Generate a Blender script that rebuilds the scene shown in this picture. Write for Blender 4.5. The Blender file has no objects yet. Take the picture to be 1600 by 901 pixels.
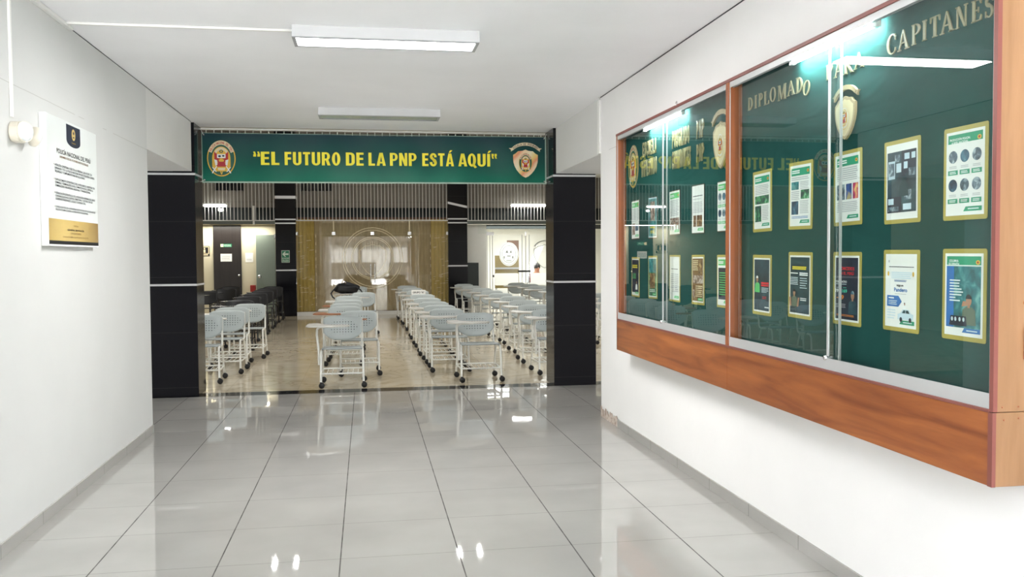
import bpy, bmesh, math, random
from mathutils import Vector, Matrix
random.seed(7)
SC = bpy.context.scene
COL = SC.collection
PI = math.pi

# ------------------------------------------------------------------ materials
MATS = {}
def ramp(nt, stops):
    r = nt.nodes.new('ShaderNodeValToRGB')
    els = r.color_ramp.elements
    while len(els) > 1: els.remove(els[-1])
    els[0].position = stops[0][0]; els[0].color = (*stops[0][1], 1)
    for p, c in stops[1:]:
        e = els.new(p); e.color = (*c, 1)
    return r
def srgb(r, g, b):
    f = lambda c: ((c/255+.055)/1.055)**2.4 if c/255 > .04045 else c/255/12.92
    return (f(r), f(g), f(b))
def mat(name, col=(.8, .8, .8), rough=.5, metal=0., spec=.5, emit=None, es=0., vary=.0, vscale=8., bump=0., bscale=40., coat=0.):
    m = bpy.data.materials.new(name); m.use_nodes = True
    nt = m.node_tree; b = nt.nodes['Principled BSDF']
    b.inputs['Base Color'].default_value = (*col, 1)
    b.inputs['Roughness'].default_value = rough
    b.inputs['Metallic'].default_value = metal
    b.inputs['Specular IOR Level'].default_value = spec
    b.inputs['Coat Weight'].default_value = coat
    b.inputs['Coat Roughness'].default_value = .05
    if emit:
        b.inputs['Emission Color'].default_value = (*emit, 1); b.inputs['Emission Strength'].default_value = es
    tc = nt.nodes.new('ShaderNodeTexCoord')
    n = nt.nodes.new('ShaderNodeTexNoise'); n.inputs['Scale'].default_value = vscale; n.inputs['Detail'].default_value = 5
    nt.links.new(tc.outputs['Object'], n.inputs['Vector'])
    v = max(vary, .015)
    r = ramp(nt, [(.3, tuple(max(0, c*(1-v)) for c in col)), (.7, tuple(min(1, c*(1+v)) for c in col))])
    nt.links.new(n.outputs['Fac'], r.inputs['Fac']); nt.links.new(r.outputs['Color'], b.inputs['Base Color'])
    if bump:
        n2 = nt.nodes.new('ShaderNodeTexNoise'); n2.inputs['Scale'].default_value = bscale; n2.inputs['Detail'].default_value = 4
        nt.links.new(tc.outputs['Object'], n2.inputs['Vector'])
        bp = nt.nodes.new('ShaderNodeBump'); bp.inputs['Strength'].default_value = bump; bp.inputs['Distance'].default_value = .01
        nt.links.new(n2.outputs['Fac'], bp.inputs['Height']); nt.links.new(bp.outputs['Normal'], b.inputs['Normal'])
    MATS[name] = m
    return m
class NT:
    """small helper for node graphs"""
    def __init__(s, name, **k):
        s.m = mat(name, **k); s.t = s.m.node_tree; s.b = s.t.nodes['Principled BSDF']
        s.tc = next(n for n in s.t.nodes if n.type == 'TEX_COORD')
    def base(s): return next(l.from_socket for l in s.t.links if l.to_socket == s.b.inputs['Base Color'])
    def math(s, op, a, b=None, c=None):
        n = s.t.nodes.new('ShaderNodeMath'); n.operation = op
        for i, v in enumerate((a, b, c)):
            if v is None: continue
            if isinstance(v, (int, float)): n.inputs[i].default_value = v
            else: s.t.links.new(v, n.inputs[i])
        return n.outputs[0]
    def xyz(s):
        n = s.t.nodes.new('ShaderNodeSeparateXYZ'); s.t.links.new(s.tc.outputs['Object'], n.inputs[0]); return n.outputs
    def mix(s, fac, a, b):
        n = s.t.nodes.new('ShaderNodeMix'); n.data_type = 'RGBA'
        for i, v in ((0, fac), (6, a), (7, b)):
            if isinstance(v, tuple): n.inputs[i].default_value = (*v, 1)
            elif isinstance(v, (int, float)): n.inputs[i].default_value = v
            else: s.t.links.new(v, n.inputs[i])
        return n.outputs[2]
    def noise(s, scale, detail=4, stretch=None, dist=0.):
        n = s.t.nodes.new('ShaderNodeTexNoise'); n.inputs['Scale'].default_value = scale; n.inputs['Detail'].default_value = detail
        n.inputs['Distortion'].default_value = dist
        if stretch:
            mp = s.t.nodes.new('ShaderNodeMapping'); mp.inputs['Scale'].default_value = stretch
            s.t.links.new(s.tc.outputs['Object'], mp.inputs[0]); s.t.links.new(mp.outputs[0], n.inputs['Vector'])
        else: s.t.links.new(s.tc.outputs['Object'], n.inputs['Vector'])
        return n.outputs['Fac']
    def ramp(s, fac, stops):
        r = ramp(s.t, stops); s.t.links.new(fac, r.inputs['Fac']); return r.outputs['Color']
    def color(s, c): s.t.links.new(c, s.b.inputs['Base Color'])
    def rough(s, c): s.t.links.new(c, s.b.inputs['Roughness'])

def glass_mat(name, tint=(1, 1, 1), base=.07, rough=0.):
    m = bpy.data.materials.new(name); m.use_nodes = True; nt = m.node_tree; nt.nodes.clear()
    out = nt.nodes.new('ShaderNodeOutputMaterial'); mx = nt.nodes.new('ShaderNodeMixShader')
    tr = nt.nodes.new('ShaderNodeBsdfTransparent'); tr.inputs[0].default_value = (*tint, 1)
    gl = nt.nodes.new('ShaderNodeBsdfGlossy'); gl.inputs['Roughness'].default_value = rough
    lw = nt.nodes.new('ShaderNodeLayerWeight'); lw.inputs['Blend'].default_value = .5
    p = nt.nodes.new('ShaderNodeMath'); p.operation = 'POWER'; p.inputs[1].default_value = 4.5
    a = nt.nodes.new('ShaderNodeMath'); a.operation = 'MULTIPLY_ADD'; a.inputs[1].default_value = 1-base; a.inputs[2].default_value = base
    L = nt.links.new
    L(lw.outputs['Facing'], p.inputs[0]); L(p.outputs[0], a.inputs[0]); L(a.outputs[0], mx.inputs[0])
    L(tr.outputs[0], mx.inputs[1]); L(gl.outputs[0], mx.inputs[2]); L(mx.outputs[0], out.inputs[0])
    MATS[name] = m; return m

# --- setting surfaces
def wall_paint(name, col, seam=None):
    n = NT(name, col=col, rough=.55, vary=.03, vscale=1.3, bump=.06, bscale=25)
    x, y, z = n.xyz()
    c = n.base()
    st = n.noise(2.2, 6, (1, .7, 5))
    c = n.mix(n.math('MULTIPLY', st, .10), c, tuple(k*.82 for k in col))
    if seam:
        d = n.math('ABSOLUTE', n.math('SUBTRACT', z, n.math('ADD', seam, n.math('MULTIPLY', n.math('SUBTRACT', n.noise(6, 3), .5), .006))))
        line = n.math('LESS_THAN', d, .0022)
        gate = n.math('GREATER_THAN', n.noise(1.3, 2), .42)
        c = n.mix(n.math('MULTIPLY', n.math('MULTIPLY', line, gate), .45), c, (.25, .23, .2))
    n.color(c); return n.m
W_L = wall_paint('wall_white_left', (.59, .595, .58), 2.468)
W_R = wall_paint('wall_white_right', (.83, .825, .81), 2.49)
W_C = wall_paint('ceiling_white', (.90, .905, .915))
W_B = wall_paint('beam_white', (.68, .68, .66))

n = NT('porcelain_tile', col=(.5, .48, .45), rough=.07, spec=.95)
x, y, z = n.xyz()
fx = n.math('FRACT', n.math('MULTIPLY', n.math('ADD', x, .7466+60), 1/.6))
fy = n.math('FRACT', n.math('MULTIPLY', n.math('ADD', y, -5.105+60), 1/.6))
lx = n.math('GREATER_THAN', n.math('ABSOLUTE', n.math('SUBTRACT', fx, .5)), .4942)
ly = n.math('GREATER_THAN', n.math('ABSOLUTE', n.math('SUBTRACT', fy, .5)), .4965)
c = n.ramp(n.noise(1.7, 5), [(.3, (.325, .315, .297)), (.7, (.37, .36, .34))])
c = n.mix(n.math('MULTIPLY', ly, .5), c, (.10, .09, .08))
c = n.mix(n.math('MULTIPLY', lx, n.math('ADD', .55, n.math('MULTIPLY', n.noise(9, 2), .5))), c, (.03, .028, .026))
n.color(c); n.rough(n.math('ADD', .028, n.math('MULTIPLY', lx, .5)))
n.t.links.new(n.math('MULTIPLY', n.math('SUBTRACT', 1.0, lx), .9), n.b.inputs['Specular IOR Level'])
TILE = n.m

n = NT('cream_marble', col=(.5, .44, .33), rough=.09, spec=.35)
x, y, z = n.xyz()
fx = n.math('FRACT', n.math('MULTIPLY', n.math('ADD', x, 60), 1/.8)); fy = n.math('FRACT', n.math('MULTIPLY', n.math('ADD', y, 60.2), 1/.8))
g = n.math('MAXIMUM', n.math('GREATER_THAN', n.math('ABSOLUTE', n.math('SUBTRACT', fx, .5)), .497), n.math('GREATER_THAN', n.math('ABSOLUTE', n.math('SUBTRACT', fy, .5)), .497))
c = n.ramp(n.noise(1.1, 8, dist=2.2), [(.3, (.56, .50, .385)), (.47, (.52, .455, .34)), (.5, (.42, .34, .23)), (.53, (.53, .465, .35)), (.75, (.60, .54, .43))])
c = n.mix(n.math('MULTIPLY', g, .4), c, (.16, .12, .08)); n.color(c)
MARBLE = n.m

n = NT('black_granite', col=(.012, .012, .016), rough=.1, spec=.28)
x, y, z = n.xyz()
fz = n.math('FRACT', n.math('MULTIPLY', n.math('ADD', z, 6-.0), 1/.61))
lz = n.math('GREATER_THAN', n.math('ABSOLUTE', n.math('SUBTRACT', fz, .5)), .496)
sp = n.math('GREATER_THAN', n.noise(120, 2), .72)
c = n.mix(n.math('MULTIPLY', sp, .35), (.008, .008, .011), (.05, .05, .06))
c = n.mix(n.math('MULTIPLY', lz, .5), c, (.05, .05, .05)); n.color(c)
GRANITE = n.m

n = NT('skirting_tile', col=(.36, .35, .33), rough=.15)
x, y, z = n.xyz()
fy = n.math('FRACT', n.math('MULTIPLY', n.math('ADD', y, -5.105+60.29), 1/.6))
c = n.mix(n.math('MULTIPLY', n.math('GREATER_THAN', n.math('ABSOLUTE', n.math('SUBTRACT', fy, .5)), .495), .6), n.base(), (.1, .1, .1)); n.color(c)
SKIRT = n.m
RAW = NT('raw_plaster', col=(.42, .35, .29), rough=.95, bump=.8, bscale=60); RAW.color(RAW.ramp(RAW.noise(28, 6), [(.35, (.34, .26, .21)), (.6, (.55, .48, .42))])); RAW = RAW.m

def wood(name, dark, light, axis):
    n = NT(name, col=light, rough=.32, spec=.45)
    st = {'y': (9, .8, 9), 'z': (9, 9, .8), 'x': (.8, 9, 9)}[axis]
    f = n.noise(1.6, 7, st, .9)
    fine = n.noise(9, 3, tuple(k*1.6 for k in st))
    c = n.ramp(f, [(.25, dark), (.48, tuple((a+b)/2 for a, b in zip(dark, light))), (.72, light)])
    c = n.mix(n.math('MULTIPLY', fine, .25), c, tuple(k*.6 for k in dark)); n.color(c); return n.m
WOOD_F = wood('cedar_laminate_fascia', (.15, .034, .010), (.40, .13, .034), 'y')
WOOD_V = wood('cedar_laminate_post', (.22, .06, .02), (.37, .115, .035), 'z')
WOOD_S = wood('pale_cedar_laminate_side', (.24, .125, .055), (.34, .19, .095), 'z')
WOOD_D = wood('dark_veneer_door', (.012, .009, .008), (.022, .017, .015), 'z')
EDGE = mat('red_edge_banding', (.20, .06, .048), .4)
ALU = mat('satin_aluminium', (.50, .51, .51), .35, .3)
STEEL = mat('polished_steel', (.75, .75, .76), .15, 1.)
CHROME_BAND = mat('metal_band', (.72, .72, .74), .25, .3)

n = NT('green_felt', col=(.018, .068, .060), rough=.95, spec=.1)
fb = n.noise(260, 3); big = n.noise(1.4, 4, (1, 1.2, .7))
c = n.ramp(big, [(.3, (.013, .062, .056)), (.7, (.019, .084, .076))]); c = n.mix(n.math('MULTIPLY', fb, .3), c, (.008, .036, .033)); n.color(c)
_bp = n.t.nodes.new('ShaderNodeBump'); _bp.inputs['Strength'].default_value = .5; _bp.inputs['Distance'].default_value = .02
n.t.links.new(n.noise(3.5, 2, (1, .6, 1.6), 1.2), _bp.inputs['Height']); n.t.links.new(_bp.outputs['Normal'], n.b.inputs['Normal'])
FELT = n.m
GLASS = glass_mat('clear_cabinet_glass', (.91, .97, .95), .10)
GLASS_H = glass_mat('clear_door_glass', (.95, .98, .97), .06)
GLASS_G = glass_mat('bronze_partition_glass', (.93, .91, .83), .09, .012)
GLASS_F = mat('green_tinted_glass', (.20, .24, .20), .1)

def plain(name, r, g, b, rough=.55, **k): return mat(name, srgb(r, g, b), rough, **k)
GOLD_CARD = plain('gold_card', 176, 160, 78, .4)
BROWN_CARD = plain('brown_card', 72, 54, 40, .5)
PAPER = plain('white_paper', 232, 232, 228, .6)
GREENH = plain('header_green', 24, 150, 110, .5)
GREENL = plain('bright_green', 90, 190, 110, .5)
GREY_T = plain('text_grey', 172, 174, 177, .6)
LIGHT_T = plain('text_light', 205, 220, 222, .6)
DARK_T = plain('text_dark', 55, 58, 66, .6)
NAVY = plain('print_navy', 22, 32, 52, .5)
TEALD = plain('print_dark_teal', 14, 58, 66, .5)
BLUE = plain('print_blue', 38, 110, 180, .5)
PALEBLUE = plain('print_pale_blue', 196, 216, 226, .5)
RED = plain('print_red', 214, 34, 48, .5)
ORANGE = plain('print_orange', 236, 140, 50, .5)
MINT = plain('print_mint', 60, 210, 170, .5)
YELLOW = plain('print_yellow', 225, 205, 50, .5)
SKIN_P = plain('print_skin', 176, 128, 100, .5)
UNIF = plain('print_uniform', 98, 112, 92, .5)
BLACK = plain('black_ink', 20, 20, 24, .5)
WHITE_INK = plain('white_ink', 235, 238, 236, .5)
BROWNP = plain('print_brown', 118, 84, 44, .5)
def photo(name, cols, scale=28):
    n = NT(name, col=cols[0], rough=.45)
    k = len(cols)
    f = n.noise(scale, 4, None, .6)
    n.color(n.ramp(f, [(.28+.44*i/(k-1), c) for i, c in enumerate(cols)])); return n.m
PH_NAVY = photo('photo_navy', [srgb(14, 24, 44), srgb(30, 64, 92), srgb(70, 120, 140), srgb(160, 180, 180)], 24)
PH_GREEN = photo('photo_green', [srgb(14, 24, 30), srgb(34, 64, 70), srgb(50, 140, 80), srgb(140, 190, 160)], 34)
PH_TEAL = photo('photo_teal', [srgb(18, 60, 70), srgb(40, 120, 125), srgb(120, 180, 175)], 20)
PH_BROWN = photo('photo_brown', [srgb(40, 24, 18), srgb(110, 78, 48), srgb(190, 160, 110)], 34)
PH_WARM = photo('photo_warm', [srgb(50, 36, 34), srgb(140, 112, 98), srgb(215, 208, 200)], 40)
PH_MAG = photo('photo_magenta', [srgb(60, 20, 70), srgb(190, 30, 90), srgb(240, 200, 120)], 22)
PH_BLUE = photo('photo_blue', [srgb(16, 26, 70), srgb(40, 80, 150), srgb(220, 190, 80)], 18)
PH_SILVER = photo('photo_silver', [srgb(30, 40, 54), srgb(90, 110, 124), srgb(190, 205, 212)], 40)
PH_DIM = photo('photo_dim_teal', [srgb(18, 34, 46), srgb(30, 62, 74), srgb(52, 92, 100)], 10)

n = NT('banner_fabric', col=srgb(14, 88, 74), rough=.4, spec=.2)
tx, ty, tz = n.xyz()
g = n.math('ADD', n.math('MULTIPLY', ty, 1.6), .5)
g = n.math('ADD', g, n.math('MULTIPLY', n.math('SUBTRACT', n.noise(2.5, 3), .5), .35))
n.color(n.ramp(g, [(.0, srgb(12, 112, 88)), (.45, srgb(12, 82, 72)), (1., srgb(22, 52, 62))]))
BANNER = n.m
BAN_Y = plain('banner_yellow', 240, 228, 40, .45)
GOLD = plain('emblem_gold', 222, 176, 52, .4)
CREAM = plain('emblem_cream', 222, 208, 170, .5)
EM_RED = plain('emblem_red', 178, 32, 40, .5)
EM_GREEN = plain('emblem_green', 20, 84, 66, .5)
EM_WHITE = plain('emblem_white', 226, 226, 222, .5)
EM_NAVY = plain('emblem_navy', 30, 34, 66, .5)
n = NT('shield_gradient', col=srgb(230, 214, 170), rough=.45)
sx, sy, sz = n.xyz()
f = n.math('FRACT', n.math('ADD', n.math('MULTIPLY', n.math('ADD', sx, n.math('MULTIPLY', sy, -.9)), 3.4), n.math('MULTIPLY', n.noise(8, 2), .35)))
n.color(n.ramp(f, [(0, srgb(232, 222, 190)), (.3, srgb(226, 200, 120)), (.5, srgb(226, 140, 100)), (.68, srgb(234, 205, 165)), (1, srgb(232, 222, 190))]))
SHIELD = n.m
PLYGOLD = plain('cut_gold_board', 178, 158, 122, .45, vary=.12, vscale=30)
LETTER = mat('gold_letter', srgb(150, 141, 108), .4, .1)
LETTER2 = mat('antique_gold_letter', srgb(158, 145, 106), .4, .1)

WHITE_METAL = plain('white_painted_steel', 226, 226, 220, .3)
WHITE_PLASTIC = plain('white_plastic', 228, 228, 224, .35)
CREAM_PLASTIC = plain('cream_plastic', 222, 216, 200, .4)
n = NT('blue_grey_plastic', col=srgb(178, 186, 186), rough=.4)
hx, hy, hz = n.xyz()
ax = n.math('SUBTRACT', n.math('FRACT', n.math('ADD', n.math('MULTIPLY', hx, 1/.034), 20.5)), .5)
row = n.math('FLOOR', n.math('MULTIPLY', hz, 1/.03))
az = n.math('SUBTRACT', n.math('FRACT', n.math('MULTIPLY', hz, 1/.03)), .5)
d = n.math('ADD', n.math('MULTIPLY', ax, ax), n.math('MULTIPLY', az, az))
inn = n.math('LESS_THAN', n.math('ADD', n.math('POWER', n.math('MULTIPLY', hx, 1/.175), 2), n.math('POWER', n.math('MULTIPLY', n.math('SUBTRACT', hz, .675), 1/.088), 2)), 1)
hole = n.math('MULTIPLY', n.math('LESS_THAN', d, .045), inn)
n.color(n.mix(hole, n.base(), srgb(74, 80, 84)))
PERF = n.m
GREYPL = plain('seat_plastic', 150, 157, 158, .4)
n = NT('tablet_laminate', col=srgb(205, 203, 196), rough=.3)
n.color(n.ramp(n.noise(7, 4), [(.3, srgb(192, 190, 184)), (.7, srgb(214, 212, 206))])); TABLET = n.m
TABLET_E = plain('tablet_edge', 206, 202, 192, .35)
TABLET_W = wood('worn_brown_tablet', srgb(120, 70, 40), srgb(176, 112, 66), 'x')
BLACKPL = plain('black_plastic', 24, 24, 27, .35)
BLACKMET = plain('black_steel', 22, 22, 25, .3)
BLACKTAB = plain('black_laminate', 40, 40, 44, .25)
RUBBER = plain('black_rubber', 18, 18, 20, .6)
CAST_HUB = plain('caster_hub', 60, 60, 62, .5)

n = NT('brown_upper_boards', col=(.12, .10, .08), rough=.7)
ux, uy, uz = n.xyz()
fz = n.math('FRACT', n.math('MULTIPLY', n.math('ADD', uz, 20.1), 1/.42)); fx = n.math('FRACT', n.math('MULTIPLY', n.math('ADD', ux, 20.1), 1/1.1))
g = n.math('MAXIMUM', n.math('LESS_THAN', fz, .02), n.math('LESS_THAN', fx, .01))
c = n.ramp(n.noise(1.5, 5), [(.3, (.19, .17, .14)), (.7, (.25, .225, .19))]); n.color(n.mix(n.math('MULTIPLY', g, .5), c, (.04, .035, .03)))
UPPER = n.m
CREAMWALL = plain('cream_wall', 205, 198, 172, .6, vary=.03, vscale=1.5)
HALLWALL = plain('hall_wall', 176, 170, 152, .7, vary=.04, vscale=1.)
HALLCEIL = plain('hall_ceiling', 150, 146, 136, .8)
ROOMWHITE = plain('white_room_wall', 240, 240, 234, .6)
n = NT('brown_curtain', col=srgb(104, 84, 52), rough=.6)
vx, vy, vz = n.xyz()
n.color(n.ramp(n.noise(14, 3, (6, 1, .25)), [(.3, srgb(172, 158, 130)), (.7, srgb(196, 180, 150))])); CURTAIN = n.m
n = NT('gold_curtain', col=srgb(150, 122, 58), rough=.5)
n.color(n.ramp(n.noise(16, 3, (7, 1, .3)), [(.3, srgb(186, 164, 92)), (.7, srgb(216, 194, 122))])); GCURTAIN = n.m
FROST = mat('frosted_film', (.80, .82, .81), .5)
_t = FROST.node_tree; _b = _t.nodes['Principled BSDF']; _o = next(q for q in _t.nodes if q.type == 'OUTPUT_MATERIAL')
_tr = _t.nodes.new('ShaderNodeBsdfTranslucent'); _tr.inputs[0].default_value = (.9, .92, .9, 1); _mx = _t.nodes.new('ShaderNodeMixShader'); _mx.inputs[0].default_value = .6
_t.links.new(_b.outputs[0], _mx.inputs[1]); _t.links.new(_tr.outputs[0], _mx.inputs[2]); _t.links.new(_mx.outputs[0], _o.inputs[0])
ETCH = plain('etched_line', 236, 224, 190, .35)
ETCHG = plain('etched_grey', 176, 182, 180, .4)
DARKGLASS = mat('dark_window_glass', (.008, .009, .014), .08)
DARKGREEN = plain('dark_screen', 26, 36, 34, .2)
DARKVOID = mat('transom_void_shade', (.022, .03, .03), .5)
LINTEL = plain('grey_green_lintel', 92, 98, 92, .5)
OLIVE = plain('olive_panel', 140, 122, 72, .5)
BROWNP2 = plain('brown_panel', 96, 66, 46, .5)
SIGNGREEN = plain('safety_green', 0, 110, 76, .4)
SIGNPALE = plain('sign_pale', 206, 220, 206, .5)
REDBOX = plain('red_box', 150, 30, 26, .4)
FACADE = plain('facade_render', 112, 112, 108, .8); FACADE_D = plain('facade_dark', 46, 44, 40, .8)  # dark grey-brown is the facade's own plinth, pier and band colour
CONCRETE = plain('pale_concrete', 172, 172, 172, .8, vary=.08)
FIXT = plain('luminaire_white', 196, 197, 198, .5); RIM = plain('luminaire_rim', 150, 152, 154, .4)
DIFF_ON = mat('lit_diffuser', (.9, .9, .88), .4, emit=(1, .99, .96), es=6.)
DIFF_OFF = plain('unlit_diffuser', 176, 184, 176, .25)
TUBE_ON = mat('lit_tube', (.9, .95, 1), .3, emit=(.80, .97, 1.), es=110.)
TUBE_HALL = mat('lit_hall_tube', (.9, .95, 1), .3, emit=(1, 1, .97), es=12.)
SPOT_ON = mat('lit_spot', (.9, .9, .9), .3, emit=(1, 1, .96), es=120.)
SKIN = plain('skin', 168, 118, 92, .55)
HAIR = plain('black_hair', 22, 18, 17, .5)
SHIRT = plain('dark_red_shirt', 104, 30, 34, .8)
TROUS = plain('dark_trousers', 30, 32, 40, .8)
BAGM = plain('black_nylon', 20, 21, 26, .6, bump=.3)
LENS = plain('faceted_lens', 226, 230, 230, .15, bump=.9, bscale=60)
PLAQ = plain('plaque_white', 214, 218, 216, .3)
PLAQSIDE = plain('plaque_side', 240, 240, 238, .4)
n = NT('plaque_gold', col=srgb(190, 160, 90), rough=.3)
gx, gy, gz = n.xyz()
n.color(n.ramp(n.math('ADD', n.math('MULTIPLY', gx, .9), .5), [(0, srgb(176, 148, 84)), (.3, srgb(206, 180, 112)), (.55, srgb(196, 168, 100)), (1, srgb(132, 104, 56))])); PLGOLD = n.m

# ------------------------------------------------------------------ mesh builder
class MB:
    def __init__(s): s.v = []; s.f = []; s.sm = []
    def add(s, vs, fs, smooth=False):
        o = len(s.v); s.v += [tuple(v) for v in vs]; s.f += [tuple(i+o for i in f) for f in fs]; s.sm += [smooth]*len(fs); return s
    def box(s, x0, x1, y0, y1, z0, z1):
        vs = [(x, y, z) for x in (x0, x1) for y in (y0, y1) for z in (z0, z1)]
        return s.add(vs, [(0, 1, 3, 2), (4, 6, 7, 5), (0, 4, 5, 1), (2, 3, 7, 6), (0, 2, 6, 4), (1, 5, 7, 3)])
    def obox(s, c, size, rot):
        M = Matrix.Translation(c) @ rot.to_4x4(); a, b, d = (k/2 for k in size)
        vs = [M @ Vector((x, y, z)) for x in (-a, a) for y in (-b, b) for z in (-d, d)]
        return s.add(vs, [(0, 1, 3, 2), (4, 6, 7, 5), (0, 4, 5, 1), (2, 3, 7, 6), (0, 2, 6, 4), (1, 5, 7, 3)])
    def prism(s, poly, z0, z1):
        n_ = len(poly)
        vs = [(x, y, z0) for x, y in poly]+[(x, y, z1) for x, y in poly]
        fs = [tuple(reversed(range(n_))), tuple(range(n_, 2*n_))]+[(i, (i+1) % n_, n_+(i+1) % n_, n_+i) for i in range(n_)]
        return s.add(vs, fs)
    def flat(s, poly, z=0.): return s.add([(x, y, z) for x, y in poly], [tuple(range(len(poly)))])
    def ringstrip(s, outer, inner, z=0., close=True):
        n_ = len(outer); vs = [(x, y, z) for x, y in outer]+[(x, y, z) for x, y in inner]
        m_ = n_ if close else n_-1
        return s.add(vs, [(i, (i+1) % n_, n_+(i+1) % n_, n_+i) for i in range(m_)])
    def ringprism(s, outer, inner, z0, z1):
        n_ = len(outer)
        vs = [(x, y, z0) for x, y in outer]+[(x, y, z0) for x, y in inner]+[(x, y, z1) for x, y in outer]+[(x, y, z1) for x, y in inner]
        fs = []
        for i in range(n_):
            j = (i+1) % n_
            fs += [(2*n_+i, 2*n_+j, 3*n_+j, 3*n_+i), (i, n_+i, n_+j, j), (i, j, 2*n_+j, 2*n_+i), (n_+j, n_+i, 3*n_+i, 3*n_+j)]
        return s.add(vs, fs)
    def tube(s, pts, r, n_=8, cap=True):
        pts = [Vector(p) for p in pts]; rs = r if isinstance(r, (list, tuple)) else [r]*len(pts)
        t0 = (pts[1]-pts[0]).normalized(); up = Vector((0, 0, 1)) if abs(t0.z) < .9 else Vector((1, 0, 0))
        u = t0.cross(up).normalized(); rings = []
        for i, p in enumerate(pts):
            t = ((pts[min(i+1, len(pts)-1)]-pts[i]).normalized()+(pts[i]-pts[max(i-1, 0)]).normalized())
            t = t.normalized() if t.length > 1e-6 else t0
            u = (u-t*u.dot(t)).normalized(); w = t.cross(u)
            rings.append([p+(u*math.cos(2*PI*k/n_)+w*math.sin(2*PI*k/n_))*rs[i] for k in range(n_)])
        vs = [v for rg in rings for v in rg]; fs = []
        for i in range(len(pts)-1):
            for k in range(n_):
                fs.append((i*n_+k, i*n_+(k+1) % n_, (i+1)*n_+(k+1) % n_, (i+1)*n_+k))
        s.add(vs, fs, True)
        if cap:
            o = len(vs)-n_
            s.add(rings[0], [tuple(reversed(range(n_)))]); s.add(rings[-1], [tuple(range(n_))])
        return s
    def cyl(s, a, b, r, n_=16): return s.tube([a, b], r, n_)
    def lathe(s, prof, c=(0, 0, 0), axis='z', n_=20):
        vs = []
        for r, h in prof:
            for k in range(n_):
                a = 2*PI*k/n_; p = (r*math.cos(a), r*math.sin(a), h)
                if axis == 'x': p = (p[2], p[0], p[1])
                if axis == 'y': p = (p[0], -p[2], p[1])
                vs.append((p[0]+c[0], p[1]+c[1], p[2]+c[2]))
        fs = [(i*n_+k, i*n_+(k+1) % n_, (i+1)*n_+(k+1) % n_, (i+1)*n_+k) for i in range(len(prof)-1) for k in range(n_)]
        return s.add(vs, fs, True)
    def grid(s, fn, nu, nv):
        vs = [fn(i/nu, j/nv) for j in range(nv+1) for i in range(nu+1)]
        fs = [(j*(nu+1)+i, j*(nu+1)+i+1, (j+1)*(nu+1)+i+1, (j+1)*(nu+1)+i) for j in range(nv) for i in range(nu)]
        return s.add(vs, fs, True)
    def mesh(s, name):
        me = bpy.data.meshes.new(name); me.from_pydata(s.v, [], s.f); me.update()
        me.polygons.foreach_set('use_smooth', s.sm); return me
    def build(s, name, m, parent=None, bevel=0., flip=False, solid=0., fixn=True):
        me = s.mesh(name)
        if fixn:
            bm = bmesh.new(); bm.from_mesh(me); bmesh.ops.recalc_face_normals(bm, faces=bm.faces); bm.to_mesh(me); bm.free()
        o = bpy.data.objects.new(name, me); COL.objects.link(o); me.materials.append(m)
        if parent: o.parent = parent
        if bevel:
            b = o.modifiers.new('bevel', 'BEVEL'); b.width = bevel; b.segments = 2; b.limit_method = 'ANGLE'
        if solid:
            q = o.modifiers.new('solid', 'SOLIDIFY'); q.thickness = solid; q.offset = 0
        return o

def arc(cx, cy, rx, ry, a0, a1, n_): return [(cx+rx*math.cos(a0+(a1-a0)*i/n_), cy+ry*math.sin(a0+(a1-a0)*i/n_)) for i in range(n_+1)]
def ell(cx, cy, rx, ry, n_=32): return arc(cx, cy, rx, ry, 0, 2*PI, n_)[:-1]
def rect(x0, x1, y0, y1): return [(x0, y0), (x1, y0), (x1, y1), (x0, y1)]
def rrect(x0, x1, y0, y1, r, n_=4):
    return arc(x1-r, y1-r, r, r, 0, PI/2, n_)+arc(x0+r, y1-r, r, r, PI/2, PI, n_)+arc(x0+r, y0+r, r, r, PI, 1.5*PI, n_)+arc(x1-r, y0+r, r, r, 1.5*PI, 2*PI, n_)

def thing(name, label, cat, loc=(0, 0, 0), rz=0., group=None, M=None):
    o = bpy.data.objects.new(name, None); COL.objects.link(o); o.empty_display_size = .1
    if M is not None: o.matrix_world = M
    else: o.location = loc; o.rotation_euler = (0, 0, rz)
    o['label'] = label; o['category'] = cat
    if group: o['group'] = group
    return o
def tag(o, label, cat, group=None):
    o['label'] = label; o['category'] = cat
    if group: o['group'] = group
    return o
def struct(name, mb, m, **k):
    o = mb.build(name, m, **k); o['kind'] = 'structure'; return o
def dup(root, loc, rz, label, group=None):
    r = root.copy(); COL.objects.link(r); r.location = loc; r.rotation_euler = (0, 0, rz); r['label'] = label
    if group: r['group'] = group
    for ch in list(root.children):
        c = ch.copy(); COL.objects.link(c); c.parent = r
        for g in list(ch.children):
            d = g.copy(); COL.objects.link(d); d.parent = c
    return r
def frame(origin, right, up):
    r = Vector(right).normalized(); u = Vector(up).normalized(); nrm = r.cross(u)
    M = Matrix((r, u, nrm)).transposed().to_4x4(); M.translation = Vector(origin); return M

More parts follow.
